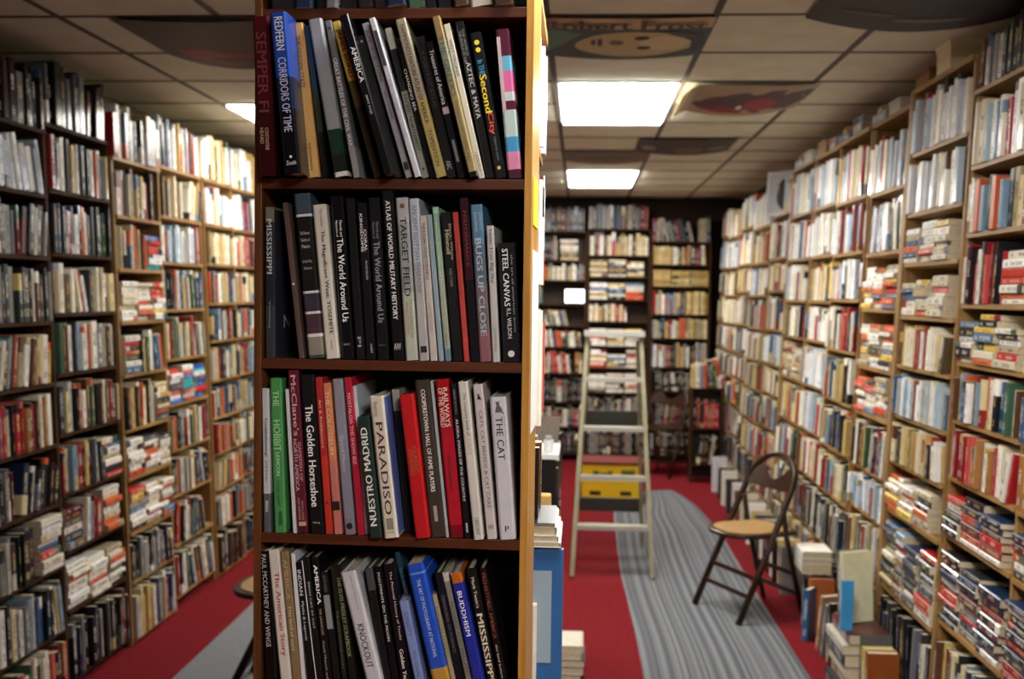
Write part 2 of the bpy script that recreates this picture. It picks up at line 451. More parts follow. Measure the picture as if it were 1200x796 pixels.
# ------------------------------------------------------------------ the front bookcase
P0 = Vector((-.31, 1.78, 0)); ROTF = -1.2
FM = T(*P0) @ RZ(ROTF); FI = FM.inverted(); FN = (FM.to_3x3() @ Vector((0, 1, 0)))
def fl(px, py):
    p = FI @ on_plane(px, py, P0, FN); return p.x, p.z
PXM = 1.78/FPX
SH = [fl(460, y)[1] for y in (9, 209.5, 423, 629.5)]; SH.append(SH[3]-(SH[2]-SH[3])-.01); SH.append(SH[4]-.32); SH.append(.09)
ul, ur = fl(297.5, 423)[0], fl(620.5, 423)[0]
BT = .017; PT = .0125
fc = empty('bookcase', FM); tag(fc, 'tall narrow dark brown bookcase facing the viewer in the foreground', 'bookcase')
CD = .19; CH = SH[0]+.36
MB().box(ul, ul+PT, 0, CD, 0, CH).build('side_panel', M['walnut'], fc, bevel=.001)
MB().box(ur-PT, ur, 0, CD, 0, CH).build('side_panel', M['oak'], fc, bevel=.001)['label'] = 'golden oak side panel'
MB().box(ul+PT, ur-PT, CD-.006, CD, .05, CH).build('back_panel', M['black'], fc)
MB().box(ul+PT, ur-PT, .001, CD-.006, CH-BT, CH).build('top_board', M['walnut_h'], fc)
for z in SH: MB().box(ul+PT, ur-PT, .002, CD-.006, z-BT, z).build('shelf', M['walnut_h'], fc, bevel=.001)
MB().box(ul+PT, ur-PT, .01, .025, 0, SH[-1]-BT).build('kick_board', M['walnut_h'], fc)

BLK = '101012'
# (xb0,xb1, xt0,xt1, ytop, colour, description, extras)   pixel x at shelf level and at the book's top
R1 = [
 (302,323,294.5,314.5,19,[('.',.25,'3a0f14'),('.',.45,'3a1216'),('.',1,'4a1219')],'dark red book with faded red lettering',[('t','SEMPER FI',.10,.60,.62,'743034',0,.004),('t','CONSTANTINE',.70,.84,.22,'c9a68c',.1,0),('t','HEARD',.70,.80,.22,'c9a68c',-.2,0)],dict(f=-.014)),
 (331,353.5,316,333.5,2,[('.',.40,'0b0c14'),('.',.6,'12203f'),('.',1,'2347a0')],'blue to black book lettered in pale capitals',[('t','REDFERN',.03,.235,.50,'d8dcec',0,.0),('t','CORRIDORS OF TIME',.28,.74,.50,'b9bdd8',0,0),('h','Zenith',.92,.945,.6,'d8d8dc'),('d',.895,.0022,'e8e8ea')],dict(f=-.02, m=-.056)),
 (358,374.5,338.5,354.5,27,'deb06a','golden orange book with thin dark lettering',[('t','THE GOLDEN STATE',.08,.42,.34,'4a3418',0,0),('t','NEWMAN',.78,.95,.2,'5a4420',0,0)],{}),
 (378,385,356,362,30,[('.',.3,'0d0f0d'),('.',.55,'2a3a2a'),('.',1,'25405a')],'thin book with dark blue and green landscape spine',[],{}),
 (391,408,360,376,22,[('.',.03,'e8e8e4'),('.',.14,'1c2320'),('.',.3,'1d3a33'),('.',1,'9a9fa2')],'pale grey book with dark green mountain at its foot',[],{}),
 (413.5,422,380,387.5,24,[('.',.2,'9a9a9e'),('.',1,'77777a')],'grey book with outlined white capitals',[('t','GREAT BATTLES OF THE CIVIL WAR',.24,.80,.62,'e6e6e8',0,0),('d',.05,.002,'141414')],{}),
 (437,448.5,388,397,25,[('.',.45,'2c2418'),('.',.62,'5a4c28'),('.',1,'d8bb52')],'yellow to dark brown book with black serif capitals',[('t','JAMES BOND',.05,.36,.62,'1c170d',0,.006)],{}),
 (450,460,396,408,11,BLK,'black book with bright white thin capitals near its top',[('t','AMERICA',.20,.42,.6,'f0f0f0',0,.004),('t','JAKE RAJS',.50,.62,.32,'c8c8c8',0,0)],{}),
 (462,471,417,426,42,'141417','plain black book beside a pale grey one',[('d',.04,.0022,'b8b8b8')],{}),
 (474.5,484.5,423,431,27,'a9a9b0','pale grey book with black capitals',[('t','ISLAMIC HISTORY OF CHINA',.05,.38,.45,'1c1c20',0,.003),('t','MOLLY RODGERS',.44,.62,.3,'33333a',0,0),('p',.90,.95,-.3,.3,'1a1a1c')],{}),
 (485.5,493,431,438.5,21,'c9cad2','whitish book with a dark bar near its top',[('p',.08,.30,-.3,.25,'3a3a44'),('t','THE CENTURIES IN CHINA',.38,.75,.45,'9aa8c0',0,0)],{}),
 (494.5,502.5,450,458,33,[('.',.58,'86867c'),('.',.86,'1b1d1c'),('.',1,'a3a396')],'grey and black book with a grey top label',[('t','THE PACIFIC NORTHWEST',.36,.82,.6,'22241f',0,.004),('d',.94,.002,'161616')],{}),
 (503.5,510,462,468,45,BLK,'slim black book with a white word halfway up',[('t','CHANGING SEA',.22,.52,.6,'d8d8d4',0,0)],{}),
 (511,523,461.5,475,22,[('.',.5,'b7a567'),('.',1,'a59a84')],'beige book with dark serif capitals along its spine',[('t',"HAMMOND'S NATURE ATLAS OF AMERICA",.04,.66,.42,'2e281c',0,.004),('t','TOPEDITION',.70,.93,.4,'4a3f22',0,0)],{}),
 (524,534.5,484,497,43,'17151a','black glossy book with dim lettering',[('t','A PORTRAIT ATLAS',.1,.5,.4,'4a4450',0,0),('t','ABC',.88,.94,.5,'b8b8b8',0,0)],{}),
 (536,547,498,507,49,'0e1016','black book with bold white serif lettering',[('t','Treasures of America',.06,.46,.55,'f2f2f2',0,.006),('p',.48,.53,-.4,.4,'d0c0c4'),('p',.72,.88,-.2,.15,'8a8a90')],{}),
 (550,559,505,515,19,[('.',.03,'18181a'),('.',.62,'a08f66'),('.',.85,'8f8f7a'),('.',1,'9a8058')],'beige green book with large grey capitals',[('t','THE GREEKS',.12,.50,.62,'4c5a50',0,0),('t','Knossos to the Golden Age',.53,.9,.4,'5a4a2c',0,0)],{}),
 (560.5,568.5,519,526.5,28,'d2cdbd','thin off-white book with small dark lettering',[('t','WEST VIRGINIA',.1,.34,.45,'5a5446',0,0),('t','CRESCENT',.83,.96,.45,'5a5446',0,0)],{}),
 (570,579,532,543.5,25,'121214','black book with thin white capitals and an ampersand',[('t','AZTEC & MAYA',.26,.62,.55,'d4d4d4',.05,0),('t','THE WORLD OF THE',.06,.26,.3,'9a9a9a',-.2,0),('t','THE WORLD',.05,.22,.25,'9a9a9a',.2,0)],{}),
 (579.5,594,549.5,563,38,'0f1012','black book with yellow, blue and red playful lettering',[('t','In THE',.19,.29,.5,'3fa0d8',0,.006),('t','Second',.29,.55,.62,'f0d838',0,.012),('t','City',.55,.70,.62,'f05038',0,.012),('d',.07,.0042,'f0e040'),('d',.12,.0042,'f0e040'),('d',.93,.003,'e0c860'),('t','behind the scenes',.72,.88,.2,'6a8090',.1,0)],{}),
 (595.5,611,579,597,34,[('.',.06,'4a2338'),('.',.18,'e090b0'),('.',.28,'4f9fd0'),('.',.46,'c2d6d2'),('.',.52,'5a2036'),('.',.58,'c8d4d4'),('.',.72,'e070a4'),('.',.82,'6fb4d4'),('.',1,'5a2238')],'maroon, pink and pale blue blocked book',[('p',.05,.55,-.46,-.2,'c9b8bc')],{}),
]
R2 = [
 (311,320.5,309,321,243,[('.',.35,'33383a'),('.',.9,'23242a'),('.',1,'7a7062')],'charcoal book with pale spine and a letter on its cover',[('t','MISSISSIPPI',.08,.44,.6,'c2c8ca',0,.003),('t','Vanishing',.62,.8,.3,'8a9294',0,0)],dict(cov='2a2c38')),
 (350,356,330,336.5,238,'5c4844','slim brown mottled book',[('d',.52,.002,'e0dcd4')],{}),
 (361,379.5,342,363,227,[('.',.02,'39443a'),('.',.13,'8c8878'),('.',.15,'d8d8d8'),('.',.27,'4c3440'),('.',.285,'d8d8d8'),('.',.395,'3a3440'),('.',.41,'d8d8d8'),('.',.86,'141416'),('.',.875,'d8d8d8'),('.',1,'3c4c5c')],'black book with small flower photographs on its spine',[('t','The',.18,.21,.0,'c8c8c8',0,0),('h','The Flowers',.23,.25,.6,'b8b8b8'),('h','Garden of',.27,.29,.55,'b8b8b8'),('h','Plants',.31,.33,.5,'b8b8b8'),('h','for the West',.40,.42,.6,'a8a8a8'),('h','Seasons',.44,.46,.5,'a8a8a8')],{}),
 (381.5,397.5,364.5,382,240,'d9d5c8','cream book with bold italic black lettering',[('t','The Magnificent West: YOSEMITE',.17,.84,.36,'15140f',.05,.008),('t','Milton Goldstein',.03,.14,.2,'77726a',.1,0),('t','Doubleday',.88,.94,.2,'77726a',0,0)],{}),
 (399.5,415.5,386,401,230,'101014','black book with large white serif title, nearest the cream one',[('t','The World Around Us',.26,.77,.5,'f2f2f2',.05,.006),('t','Marvels and',.15,.25,.22,'d8d8d8',.2,.003),('t','Mysteries of',.15,.25,.22,'d8d8d8',-.15,.003),('h','Random',.90,.915,.5,'8a8a90')],{}),
 (417,427.5,404,415,233,'141319','slim black book without visible title',[('t','PI',.86,.92,.4,'a8a8a8',0,0)],{}),
 (428.5,440,417,429,238,'12121a','black book with small spaced white capitals',[('t','KINGDOMS',.07,.31,.28,'f0f0f0',-.14,.01),('t','CORAL',.17,.31,.28,'f0f0f0',.22,.01),('t','ROESSLER',.37,.49,.2,'c0c0c0',.15,0),('t','HARRY',.9,.96,.2,'c0c0c0',.15,0)],{}),
 (441.5,455.5,429.5,444.5,232,'101015','black book with grey serif title left of a taller one',[('t','The World Around Us',.27,.77,.5,'9a9aa0',.05,.006),('t','Marvels and',.15,.25,.22,'88888c',.2,.003),('t','Mysteries of',.15,.25,.22,'88888c',-.15,.003),('h','Random',.90,.915,.5,'6a6a70')],{}),
 (460,473.5,445.5,460.5,222,'0f0f12','tallest black book with white capitals down its spine',[('t','ATLAS OF WORLD MILITARY HISTORY',.06,.76,.4,'f4f4f4',0,.006),('h','AW',.90,.94,.6,'c8c8c8')],{}),
 (475.5,489.5,462.5,478,232,[('.',.42,'b9bfae'),('.',.85,'9da0a0'),('.',1,'b6bab9')],'grey green book with large black sans capitals',[('t','TARGET FIELD',.12,.605,.52,'17191b',0,.004),('t','THE NEW HOME OF THE',.62,.86,.2,'6a9a5a',.18,0),('t','MINNESOTA TWINS',.64,.84,.2,'c86a50',-.12,0),('d',.05,.004,'7a4a3c')],{}),
 (491,503,478.5,490,233,[('.',.6,'b4b1b0'),('.',1,'b8c2cc')],'pale blue white book with thin serif capitals',[('t','ANCIENT EGYPTIAN PHARAOHS',.04,.58,.46,'6f7a88',0,.0),('p',.91,.95,-.3,.35,'1a1a1a')],{}),
 (504,512.5,490.5,499.5,253,'c4bdb6','pale book with tiny black title near its top',[('t','THE ROLLING STONES CHRONICLE',.05,.44,.4,'2a2624',0,.003),('t','AND THE PLACES',.6,.8,.3,'a09088',0,0)],{}),
 (513.5,520.5,500,505,252,'93a7b0','slim grey blue book',[],{}),
 (521.5,528.5,506,513,243,[('.',.08,'6c8894'),('.',.6,'a3ab98'),('.',.96,'8fae9a'),('.',1,'a8d8b8')],'slim pale green book',[('t','Ancient Monuments and Rivers',.1,.55,.4,'c8dcc8',0,0),('t','Abrams',.82,.9,.4,'5a6a5c',0,0)],{}),
 (531,542.5,515,528.5,249,'151416','black book with gold serif name',[('t','Himmell',.12,.28,.4,'c9c2a4',-.02,.004),('t','Black, White',.08,.32,.3,'a89a80',.3,0),('t','MELTZER',.38,.5,.24,'8a8a80',.0,0)],{}),
 (543.5,550,529.5,536,249,'b8443f','slim coral red book',[('t','OF THE WORLD THE STAGE',.2,.55,.4,'8a2c2c',0,0)],{}),
 (552,561,537,548.5,232,[('.',.5,'15131a'),('.',1,'35161e')],'black and wine book in a glossy wrapper',[('t','PERFORMANCE',.08,.42,.4,'6a2430',0,0)],{}),
 (563,575,549,566,240,[('.',.2,'8a5d62'),('.',.5,'70656c'),('.',.75,'566674'),('.',1,'587d9a')],'blue grey to rose book with pale heavy capitals',[('t','BUGS UP CLOSE',.215,.835,.5,'b4bcc2',0,.012),('t','JANUSZ S',.05,.16,.18,'b0c4d4',.25,0),('t','KALLMANN',.05,.17,.18,'b0c4d4',-.1,0)],{}),
 (577,586,569.5,578,265,'bfbdba','slim white book with dark title at its top',[('t','Little Tree Big Sky',.03,.42,.5,'3a3a3a',0,.003),('t','publishing',.75,.92,.3,'7a7a7a',0,0)],{}),
 (590.5,608.5,580,605,285,'1c1b20','wide charcoal book with white serif capitals',[('t','STEEL CANVAS',.05,.53,.33,'e2e2e2',-.08,.006),('t','R.L. WILSON',.55,.80,.24,'c2c2c2',-.02,.003),('d',.93,.0055,'d4d4d4'),('t','the art of american arms',.1,.75,.12,'8a8a8a',.3,0)],dict(f=0.)),
]
R3 = [
 (308.5,317,306,314.5,456,[('.',.27,'55585a'),('.',1,'bcbec2')],'slim white book with grey foot and bold black word',[('t','Troubleshooting!',.20,.47,.5,'15151a',0,.01),('t','Small & Guys',.5,.64,.35,'3a3a3a',0,0),('t','IMPERIAL',.78,.86,.4,'e0e0e0',0,0)],{}),
 (321,335,315,329.5,444,'4c8f52','bright green book',[('t','THE',.08,.18,.5,'9fd49a',0,.0),('t','HOBBIT',.27,.47,.6,'9fd49a',0,0),('t','LEXICON',.48,.63,.3,'b0dca8',0,0),('t','WAYNE G HAMM',.66,.82,.25,'14401c',-.05,.0),('p',.86,.95,-.1,.2,'1a5a28')],{}),
 (343,347,333.5,337.5,457,'cfcdd0','very slim white book beside the green one',[],{}),
 (348,360.5,336,349,432,[('.',.06,'4a1a26'),('.',1,'5e1c30')],'maroon book with cream lettering in several sizes',[('t',"McClane's",.03,.40,.5,'cfa8a4',0,.006),('t','GAMEFISH OF',.44,.68,.3,'c99a98',.22,.0),('t','NORTH AMERICA',.42,.74,.34,'d0a8a4',-.2,0),('t','MCCLANE',.80,.92,.2,'b88a86',.15,0),('t','AND GARDNER',.78,.92,.2,'b88a86',-.18,0),('p',.93,.955,-.3,.4,'c8a080')],{}),
 (362,380.5,350.5,367.5,440,BLK,'thick black book with large white rounded serif title',[('t','The Golden Horseshoe',.19,.83,.52,'f2f2ee',0,.006),('h','Viking',.925,.94,.5,'c8c8c8')],{}),
 (381,390,368.5,376.5,443,[('.',.5,'c03828'),('.',1,'a82a2e')],'slim scarlet book next to the salmon one',[('t','Art & Architecture',.14,.45,.4,'e0b8a0',0,0),('d',.80,.002,'2a1414')],{}),
 (391,401,377.5,387,450,[('.',.5,'c8786c'),('.',1,'d08058')],'salmon book with a small black square near its foot',[('t','THE COLOSSEUM',.05,.47,.5,'e6c8a0',0,0),('p',.78,.84,-.45,.45,'17120f')],{}),
 (403.5,416.5,388.5,401,445,[('.',.1,'8a7c86'),('.',1,'8a8a96')],'silver grey book with a round monogram at its foot',[('t','Grand Master',.36,.6,.36,'c2c2cc',0,0),('d',.945,.0055,'17171a')],{}),
 (419,427,402,411.5,443,'b4243c','crimson book left of a white one',[('t','NOSTALGIA THE SHOW BIZ',.1,.55,.45,'e0b0b4',0,0)],{}),
 (428,432,412.5,417.5,453,'cdd4dc','slim white book behind the dark teal one',[],dict(f=.01)),
 (432.5,448,417.5,432,489,'22322f','short dark teal book with heavy cream capitals',[('tu','NUESTRO MADRID',.09,.90,.55,'e8e8dc',-.05,.012)],dict(f=-.02,yb=641)),
 (450,467,431.5,449,465,'d6cfbc','cream book with large thin dark capitals',[('t','PARADISO',.185,.835,.50,'4a1e26',0,.0),('p',.86,.94,-.25,.25,'8a8478'),('h','SCRITTURE',.955,.965,.5,'6a645a'),('t','Beatrice',.04,.14,.3,'7a746a',-.1,0)],dict(f=-.018,cov='5a68a8')),
 (474,483,457.5,468,457,[('.',.85,'151716'),('.',1,'9a9a8c')],'black book with a grey top, behind the scarlet one',[],dict(f=.03)),
 (486,504,467,484,463,'bd1d22','plain scarlet red book',[('t','CLASSIC',.36,.55,.26,'a06a30',.16,0),('t','COCKTAILS',.38,.56,.26,'a06a30',-.16,0)],dict(f=-.012)),
 (505,521.5,484.5,503,446,'3f362f','brown grey book with bold white small capitals',[('t','COOPERSTOWN: HALL OF FAME PLAYERS',.06,.71,.3,'ecece6',0,.01),('p',.80,.90,-.12,.12,'a89c8c')],{}),
 (522.5,526,503.5,507,447,'b9c0c0','very slim pale grey book beside the brown one',[],dict(f=.006)),
 (527,543,509,525.5,445,[('.',.08,'7a1620'),('.',.65,'b41f30'),('.',.8,'a82030'),('.',1,'a0161c')],'crimson book with two lines of cream capitals',[('t','RAILWAYS',.055,.30,.36,'e4c8bc',.18,.006),('t','OF THE WORLD',.055,.30,.36,'e4c8bc',-.2,.006),('t','PETER HERRING',.47,.70,.2,'3a0c12',-.05,0)],{}),
 (544,552,527.5,535,450,'101116','slim black book with white capitals beside a cream one',[('t','ALASKA: IMAGES OF THE COUNTRY',.23,.76,.4,'e8e8e8',0,.004),('t','GALEN ROWELL',.04,.2,.3,'9a9a9a',0,0),('p',.9,.96,-.1,.15,'d0d0d0')],{}),
 (555,567,536,547.5,448,'d3cfc4','cream book with thin grey italic lettering',[('t','The complete book of',.07,.34,.42,'6a665c',0,0),('t','CATS',.36,.46,.42,'c8a8a0',0,0),('t','CRESCENT',.86,.97,.36,'4a463c',0,0)],dict(f=-.008)),
 (571,582,553,566,451,'c9c0bf','pale book with a black cat silhouette at its top',[('t','CATS, CAT BREEDS & CAT CARE',.17,.80,.4,'6a6064',.0,.0),('h','HH',.905,.935,.5,'5a5254'),('cat',.085,.42,'0f0d0e')],{}),
 (585,605,573,593,466,'cfcfd2','wide pale grey book with a grey cat and black title',[('t','THE CAT',.14,.44,.42,'15161c',-.02,.003),('h','P',.905,.945,.24,'22222a'),('cat',.08,.5,'5a5a58'),('t','breeds of the world',.14,.36,.1,'8a8a8c',.34,0)],{}),
]
def r4(x0, x1, t0, t1, yt, c, d, ex, kw=None):     # measured at y=796: extend the line to the shelf below the frame
    k = (851-796)/(796-yt); return (x0+(x0-t0)*k, x1+(x1-t1)*k, t0, t1, yt, c, d, ex, kw or {})
R4 = [
 r4(308,325,305,313,647,'0e0e10','black book with thin pale capitals',[('t','PAUL MCCARTNEY AND WINGS',.02,.60,.4,'b0b0a8',-.05,0)]),
 r4(326,340,313,326,645,'cfc8bc','off-white book with ornate red lettering',[('t','The American Story',.14,.66,.55,'a82f2c',.05,.006)]),
 r4(341,351,327,338,647,'86704e','tan brown book with pale lettering',[('t','AMERICA',.05,.30,.5,'a89676',0,0),('t','This land of ours',.34,.62,.35,'c8b898',0,0)]),
 r4(352,356,339,346,650,'d4d6da','slim white book among black ones',[]),
 r4(357,367,347,351,660,'0f1014','black book with small white serif lettering',[('t','INDIAN',.05,.22,.5,'d8d8d8',0,0),('t','Myths & Legends',.26,.52,.45,'c8c8c8',0,0)]),
 r4(368,377,352,362,654,'111115','black book with widely spaced tiny capitals',[('p',.02,.99,-.5,-.38,'d8d8dc'),('t','BIRDS CAT BY CAT',.16,.46,.22,'c8c8c8',.1,0)]),
 r4(378,387,363,373,654,'121216','black book with bold white capitals near its top',[('t','AMERICA',.05,.30,.5,'f4f4f4',.0,.012),('t','THE LANDSCAPE',.33,.5,.3,'b08a80',0,0),('t','David Muench and Pike',.54,.85,.3,'a89088',0,0)]),
 r4(388,397,375,383,672,'17171a','charcoal book with a grey paper label',[('p',.16,.40,-.42,.42,'8e9290'),('t','LIFE IN CAMERA',.02,.14,.4,'6a6a6a',0,0)]),
 r4(399,405,387,391,664,'20241c','dark green black slim book',[('t','THE HOLLYWOOD STORY',.3,.7,.5,'5a6a50',0,0)]),
 r4(406,417,391.5,397,663,'14150f','black book with olive green capitals',[('t','THE ELVIS PRESLEY SCRAPBOOK',.08,.62,.5,'8a9a6a',0,.004)]),
 r4(425,446,398,415,671,'c2c2c6','thick pale grey white book with thin black capitals',[('t','KNOCKOUT',.36,.66,.42,'22222a',-.02,0),('t','the art of boxing',.03,.26,.1,'6a6a70',.1,0)],dict(f=-.015)),
 r4(447,456,426,436,667,[('.',.85,'18181b'),('.',1,'4a4a4c')],'black book right of the thick whitish one',[]),
 r4(457,465,437,447,665,'0f1013','black book with small pale capitals',[('t','FOOTPRINTS ON THE MOON',.04,.50,.36,'d0d0cc',0,0)]),
 r4(466.5,481,448.5,459,662,'15131a','black book with cream rounded lettering',[('t','The Pictorial History of Trucks',.05,.5,.3,'c8b8b0',.1,0),('t','Golden Years',.56,.8,.35,'e8e0d4',.0,.004)]),
 r4(493,499,461,468,648,'24404e','slim tall teal book',[('t','OUR NATIONAL HERITAGE',.1,.5,.5,'5a8a98',0,0)],dict(f=.03)),
 r4(483.5,496,468,476,705,'7d8ec0','short periwinkle blue book',[('t','DYNASTY',.1,.3,.4,'4a5a90',0,0),('t','The making of',.42,.7,.35,'4a5a8a',0,0)],dict(f=-.01)),
 r4(503,526,476,494,662,[('.',.33,'b88c3c'),('.',.935,'2450b8'),('.',.945,'6a90dc'),('.',1,'2450b8')],'bright blue book with golden foot',[('t','THE ART OF PHOTOGRAPHY AT NATIONAL',.10,.60,.22,'b4c4e8',0,0)],dict(f=-.012)),
 r4(527,532,505.5,511,698,'a89c7c','slim short tan book',[('t','LONDON STREETS',.1,.5,.5,'6a604a',0,0)]),
 r4(533,543,509,516.5,672,'121219','black book left of a grey one',[('t','TREASURES OF SCIENCE',.15,.55,.34,'6a6a78',0,0)]),
 r4(544,551.5,517,525,672,[('.',.94,'86857e'),('.',1,'c2bfb4')],'slim grey book beside the indigo one',[('t','PICCARD AND BALLARD',.2,.7,.5,'5a5a54',0,0)]),
 r4(552.5,566,526,540,673,[('.',.935,'232c92'),('.',1,'b8641c')],'indigo book with an orange top and white capitals',[('t','BUDDHISM',.12,.42,.42,'f0f0f4',.0,.0)],dict(f=-.012)),
 r4(569,581,545,557.5,667,'121013','black book with cream and gold bold lettering',[('t',"Mark Twain's",.06,.26,.35,'d8d0bc',0,.003),('t','MISSISSIPPI',.30,.74,.6,'e4d8b8',0,.012)]),
 r4(584,592,560,570,667,'151112','black book with dull red capitals, last in its row',[('t','PREHISTORIC AMERICA',.03,.46,.5,'8a4438',0,.003),('t','the land before',.5,.72,.3,'c8b8a8',0,0)]),
]
FRONT_ROWS = [(R1, 1, 'top'), (R2, 2, 'second'), (R3, 3, 'third'), (R4, 4, 'lowest')]
rng = random.Random(7)
used_labels = set()
for rows, si, rn in FRONT_ROWS:
    zs = SH[si]; n = len(rows)
    prev_e = None
    for k, (xb0, xb1, xt0, xt1, yt, c, desc, ex, kw) in enumerate(rows):
        yb = {1: 209, 2: 424, 3: 630, 4: 851}[si]
        fwd = kw.get('f', 0.); lim = SH[si-1]-BT-.003
        while si == 1 and fwd > kw.get('m', -.036) and CAM.z+(fl((xt0+xt1)/2, yt)[1]-CAM.z)*(1.78+fwd)/1.78 > lim: fwd -= .004
        sc = (1.78+fwd)/1.78
        ub, _ = fl((xb0+xb1)/2, yb); ut, zt = fl((xt0+xt1)/2, yt)
        wb = fl(xb1, yb)[0]-fl(xb0, yb)[0]; wt = fl(xt1, yt)[0]-fl(xt0, yt)[0]
        cu = fl(640, 400)[0]
        camu = (FI @ CAM).x; camz = CAM.z
        ub = camu+(ub-camu)*sc; ut = camu+(ut-camu)*sc; zt = min(camz+(zt-camz)*sc, lim)
        ang = math.atan2(ut-ub, zt-zs)                 # negative: leans left
        th = max(.004, (wb+wt)/2*math.cos(ang)*.95*sc)
        h = (zt-zs)/math.cos(ang)-abs(math.sin(ang))*th*.5
        lift = abs(math.sin(ang))*th/2+.0006
        d = min(.175, .150+.03*rng.random())
        mtx = FM @ T(ub, fwd+.002, zs+lift) @ RY(math.degrees(ang))
        segs = [(1., hx(c))] if isinstance(c, str) else [(s[1], hx(s[2])) for s in c]
        lab = '%s, %s from left on the %s shelf in the foreground' % (desc, ORD[k], rn)
        if len(lab.split()) > 16: lab = '%s, %s in the foreground\'s %s shelf' % (desc, ORD[k], rn)
        if len(lab.split()) > 16: lab = desc+', foreground '+rn+' shelf'
        b = make_book(mtx, th, h, d, segs, (0, 0, 0), .25+.5*rng.random(), lab, 'large books in the foreground bookcase', letter=False)
        if 'cov' in kw:
            p = MB().box(th/2-.0002, th/2+.0006, .004, d-.002, .004, h-.004).build('cover_picture', flat(kw['cov']), b)
            if si == 2: text_on(p, 'N', Matrix(((0, 0, 1, th/2+.0012), (1, 0, 0, .07), (0, 1, 0, h*.24), (0, 0, 0, 1))), .035, .022, flat('c8ccd0'), 0.)
        for e in ex:
            if e[0] == 't' and e[4] > 0: spine_text(b, h, th, e[1], e[2], e[3], e[4], e[5], e[6], e[7])
            elif e[0] == 'tu':
                zc = h*(1-(e[2]+e[3])/2)
                m = Matrix(((0, -1, 0, e[6]*th), (0, 0, -1, -.0005), (1, 0, 0, zc), (0, 0, 0, 1)))
                text_on(b, e[1], m, (e[3]-e[2])*h, e[4]*th, flat(e[5]), e[7])
            elif e[0] == 'h': spine_text(b, h, th, e[1], e[2], e[3], e[4], e[5], 0, .004, up=True)
            elif e[0] == 'p': spine_patch(b, h, th, e[1], e[2], e[3], e[4], e[5])
            elif e[0] == 'd': spine_disc(b, h, th, e[1], e[2], e[3])
            elif e[0] == 'cat':
                s = th*e[2]; z = h*(1-e[1])
                poly = [(-.45,-.5),(.35,-.5),(.6,-.75),(.68,-.65),(.45,-.35),(.42,0),(.15,.35),(.12,.62),(.22,.95),(.02,.8),(-.15,.82),(-.3,.98),(-.3,.6),(-.22,.4),(-.35,0)]
                mt = Matrix(((1, 0, 0, 0), (0, 0, -1, 0), (0, 1, 0, 0), (0, 0, 0, 1)))
                MB().prism([(x*s, z+y*s) for x, y in poly], -.0003, .0007, mt).build('cat_silhouette', flat(e[3]), b)
# notices on the oak side
RS = FM
MB().box(ur+.0004, ur+.0014, .035, .16, fl(620, 262)[1], fl(620, 203)[1]).build('notice', flat('f2df1e', .7), None, FM)
tag(bpy.data.objects['notice'], 'yellow paper strip pinned to the oak side of the foreground bookcase', 'notice')
o = MB().box(ur+.0004, ur+.0014, .03, .2, fl(620, 512)[1], fl(620, 292)[1]).build('notice', M['paper'], None, FM)
tag(o, 'long white paper sheet pinned below the yellow strip', 'notice')

# ------------------------------------------------------------------ wall bookcases and their books
PALS = {
 'white': 'f2efe6 eae6da dedde0 f4f2ee e6dcc0 d5d9de eee8d8 f5f3ee c9ced4 b7c6d2 e9e2cc d8cdb4 a8b8c4 33353a a32a2a d8b860 4f6f92'.split(),
 'cream': 'e6dcc0 ded0aa d8c696 e9e2cf cbb88a f0ead8 e2e0da c9a868 b89a62 8a7850 5a4a34 9a3c34 2c2c30'.split(),
 'dark': '121216 1a1a20 24242a 16161c 2e2c30 3a2a26 5a1c20 1c2a44 202a24 8a8880 c8c2b2 0f0f12 432a1c 6a6a70'.split(),
 'gloss': '141417 1c1c22 2a2524 3a2020 101014 585a60 77777a 241818 30302e'.split(),
 'mixed': 'e8e2d2 d8d2c4 1c1c20 2a2a2e 8a2a28 b8b4a8 c4a866 2c4a70 5a3a24 f0ece2 3a5a44 a89870 d4c498 6a6a6e 1a1a1e c05a30 7890a4'.split(),
 'reds': '8a1c22 a82a30 6a1820 2a1a1c d8d0c4 e8e0d0 1a1a1e c0504a 3a2a2a 9a6a3a d0c4a8 7a3a50'.split(),
 'blues': '7fa8c4 a8c4d4 5a88a8 e8eaea d4dadc 8a4a44 e4dcc8 3a5a7a c8d4d8 f0eee8 b0b8b8'.split(),
 'pb': 'f0ece0 e8e0d0 e2d8c0 f4f0e8 d4c8ac c43a2c e8e4dc 2a2a2e 4a6a8a e0c060 d8d4c8 ece6d6 b8a888 d46a3a'.split(),
 'pbdark': '1c1c20 2a2226 d8d0c4 8a2024 1f2f4c 3c3838 e8e0d4 5a2a2c 22222a b82c28 6a6258 2a2a2e'.split(),
 'vivid': '2f6fc0 d83a30 2a9aa0 f0f0ec e8e4dc 2a58a8 c82a2a 3aa8b0 f4f4f0 1f3a60'.split(),
 'pale': 'a8b4c0 c4ccd4 d8dce0 b4bcc4 8a949c e0e0dc 4a4440'.split(),
 'backdark': '3a4450 2a2a30 5a4a44 8a8478 26384a 6a2a2a a89a80 3a3a40 b0a898 1c1c20'.split(),
 'tan': 'c4aa6a b89a58 d0bc84 a88a4c c8b078 bfa56a'.split(),
}
PALS = {k: [hx(c) for c in v] for k, v in PALS.items()}
BOOKS = []                                                   # every wall book as a record
rb = random.Random(11)
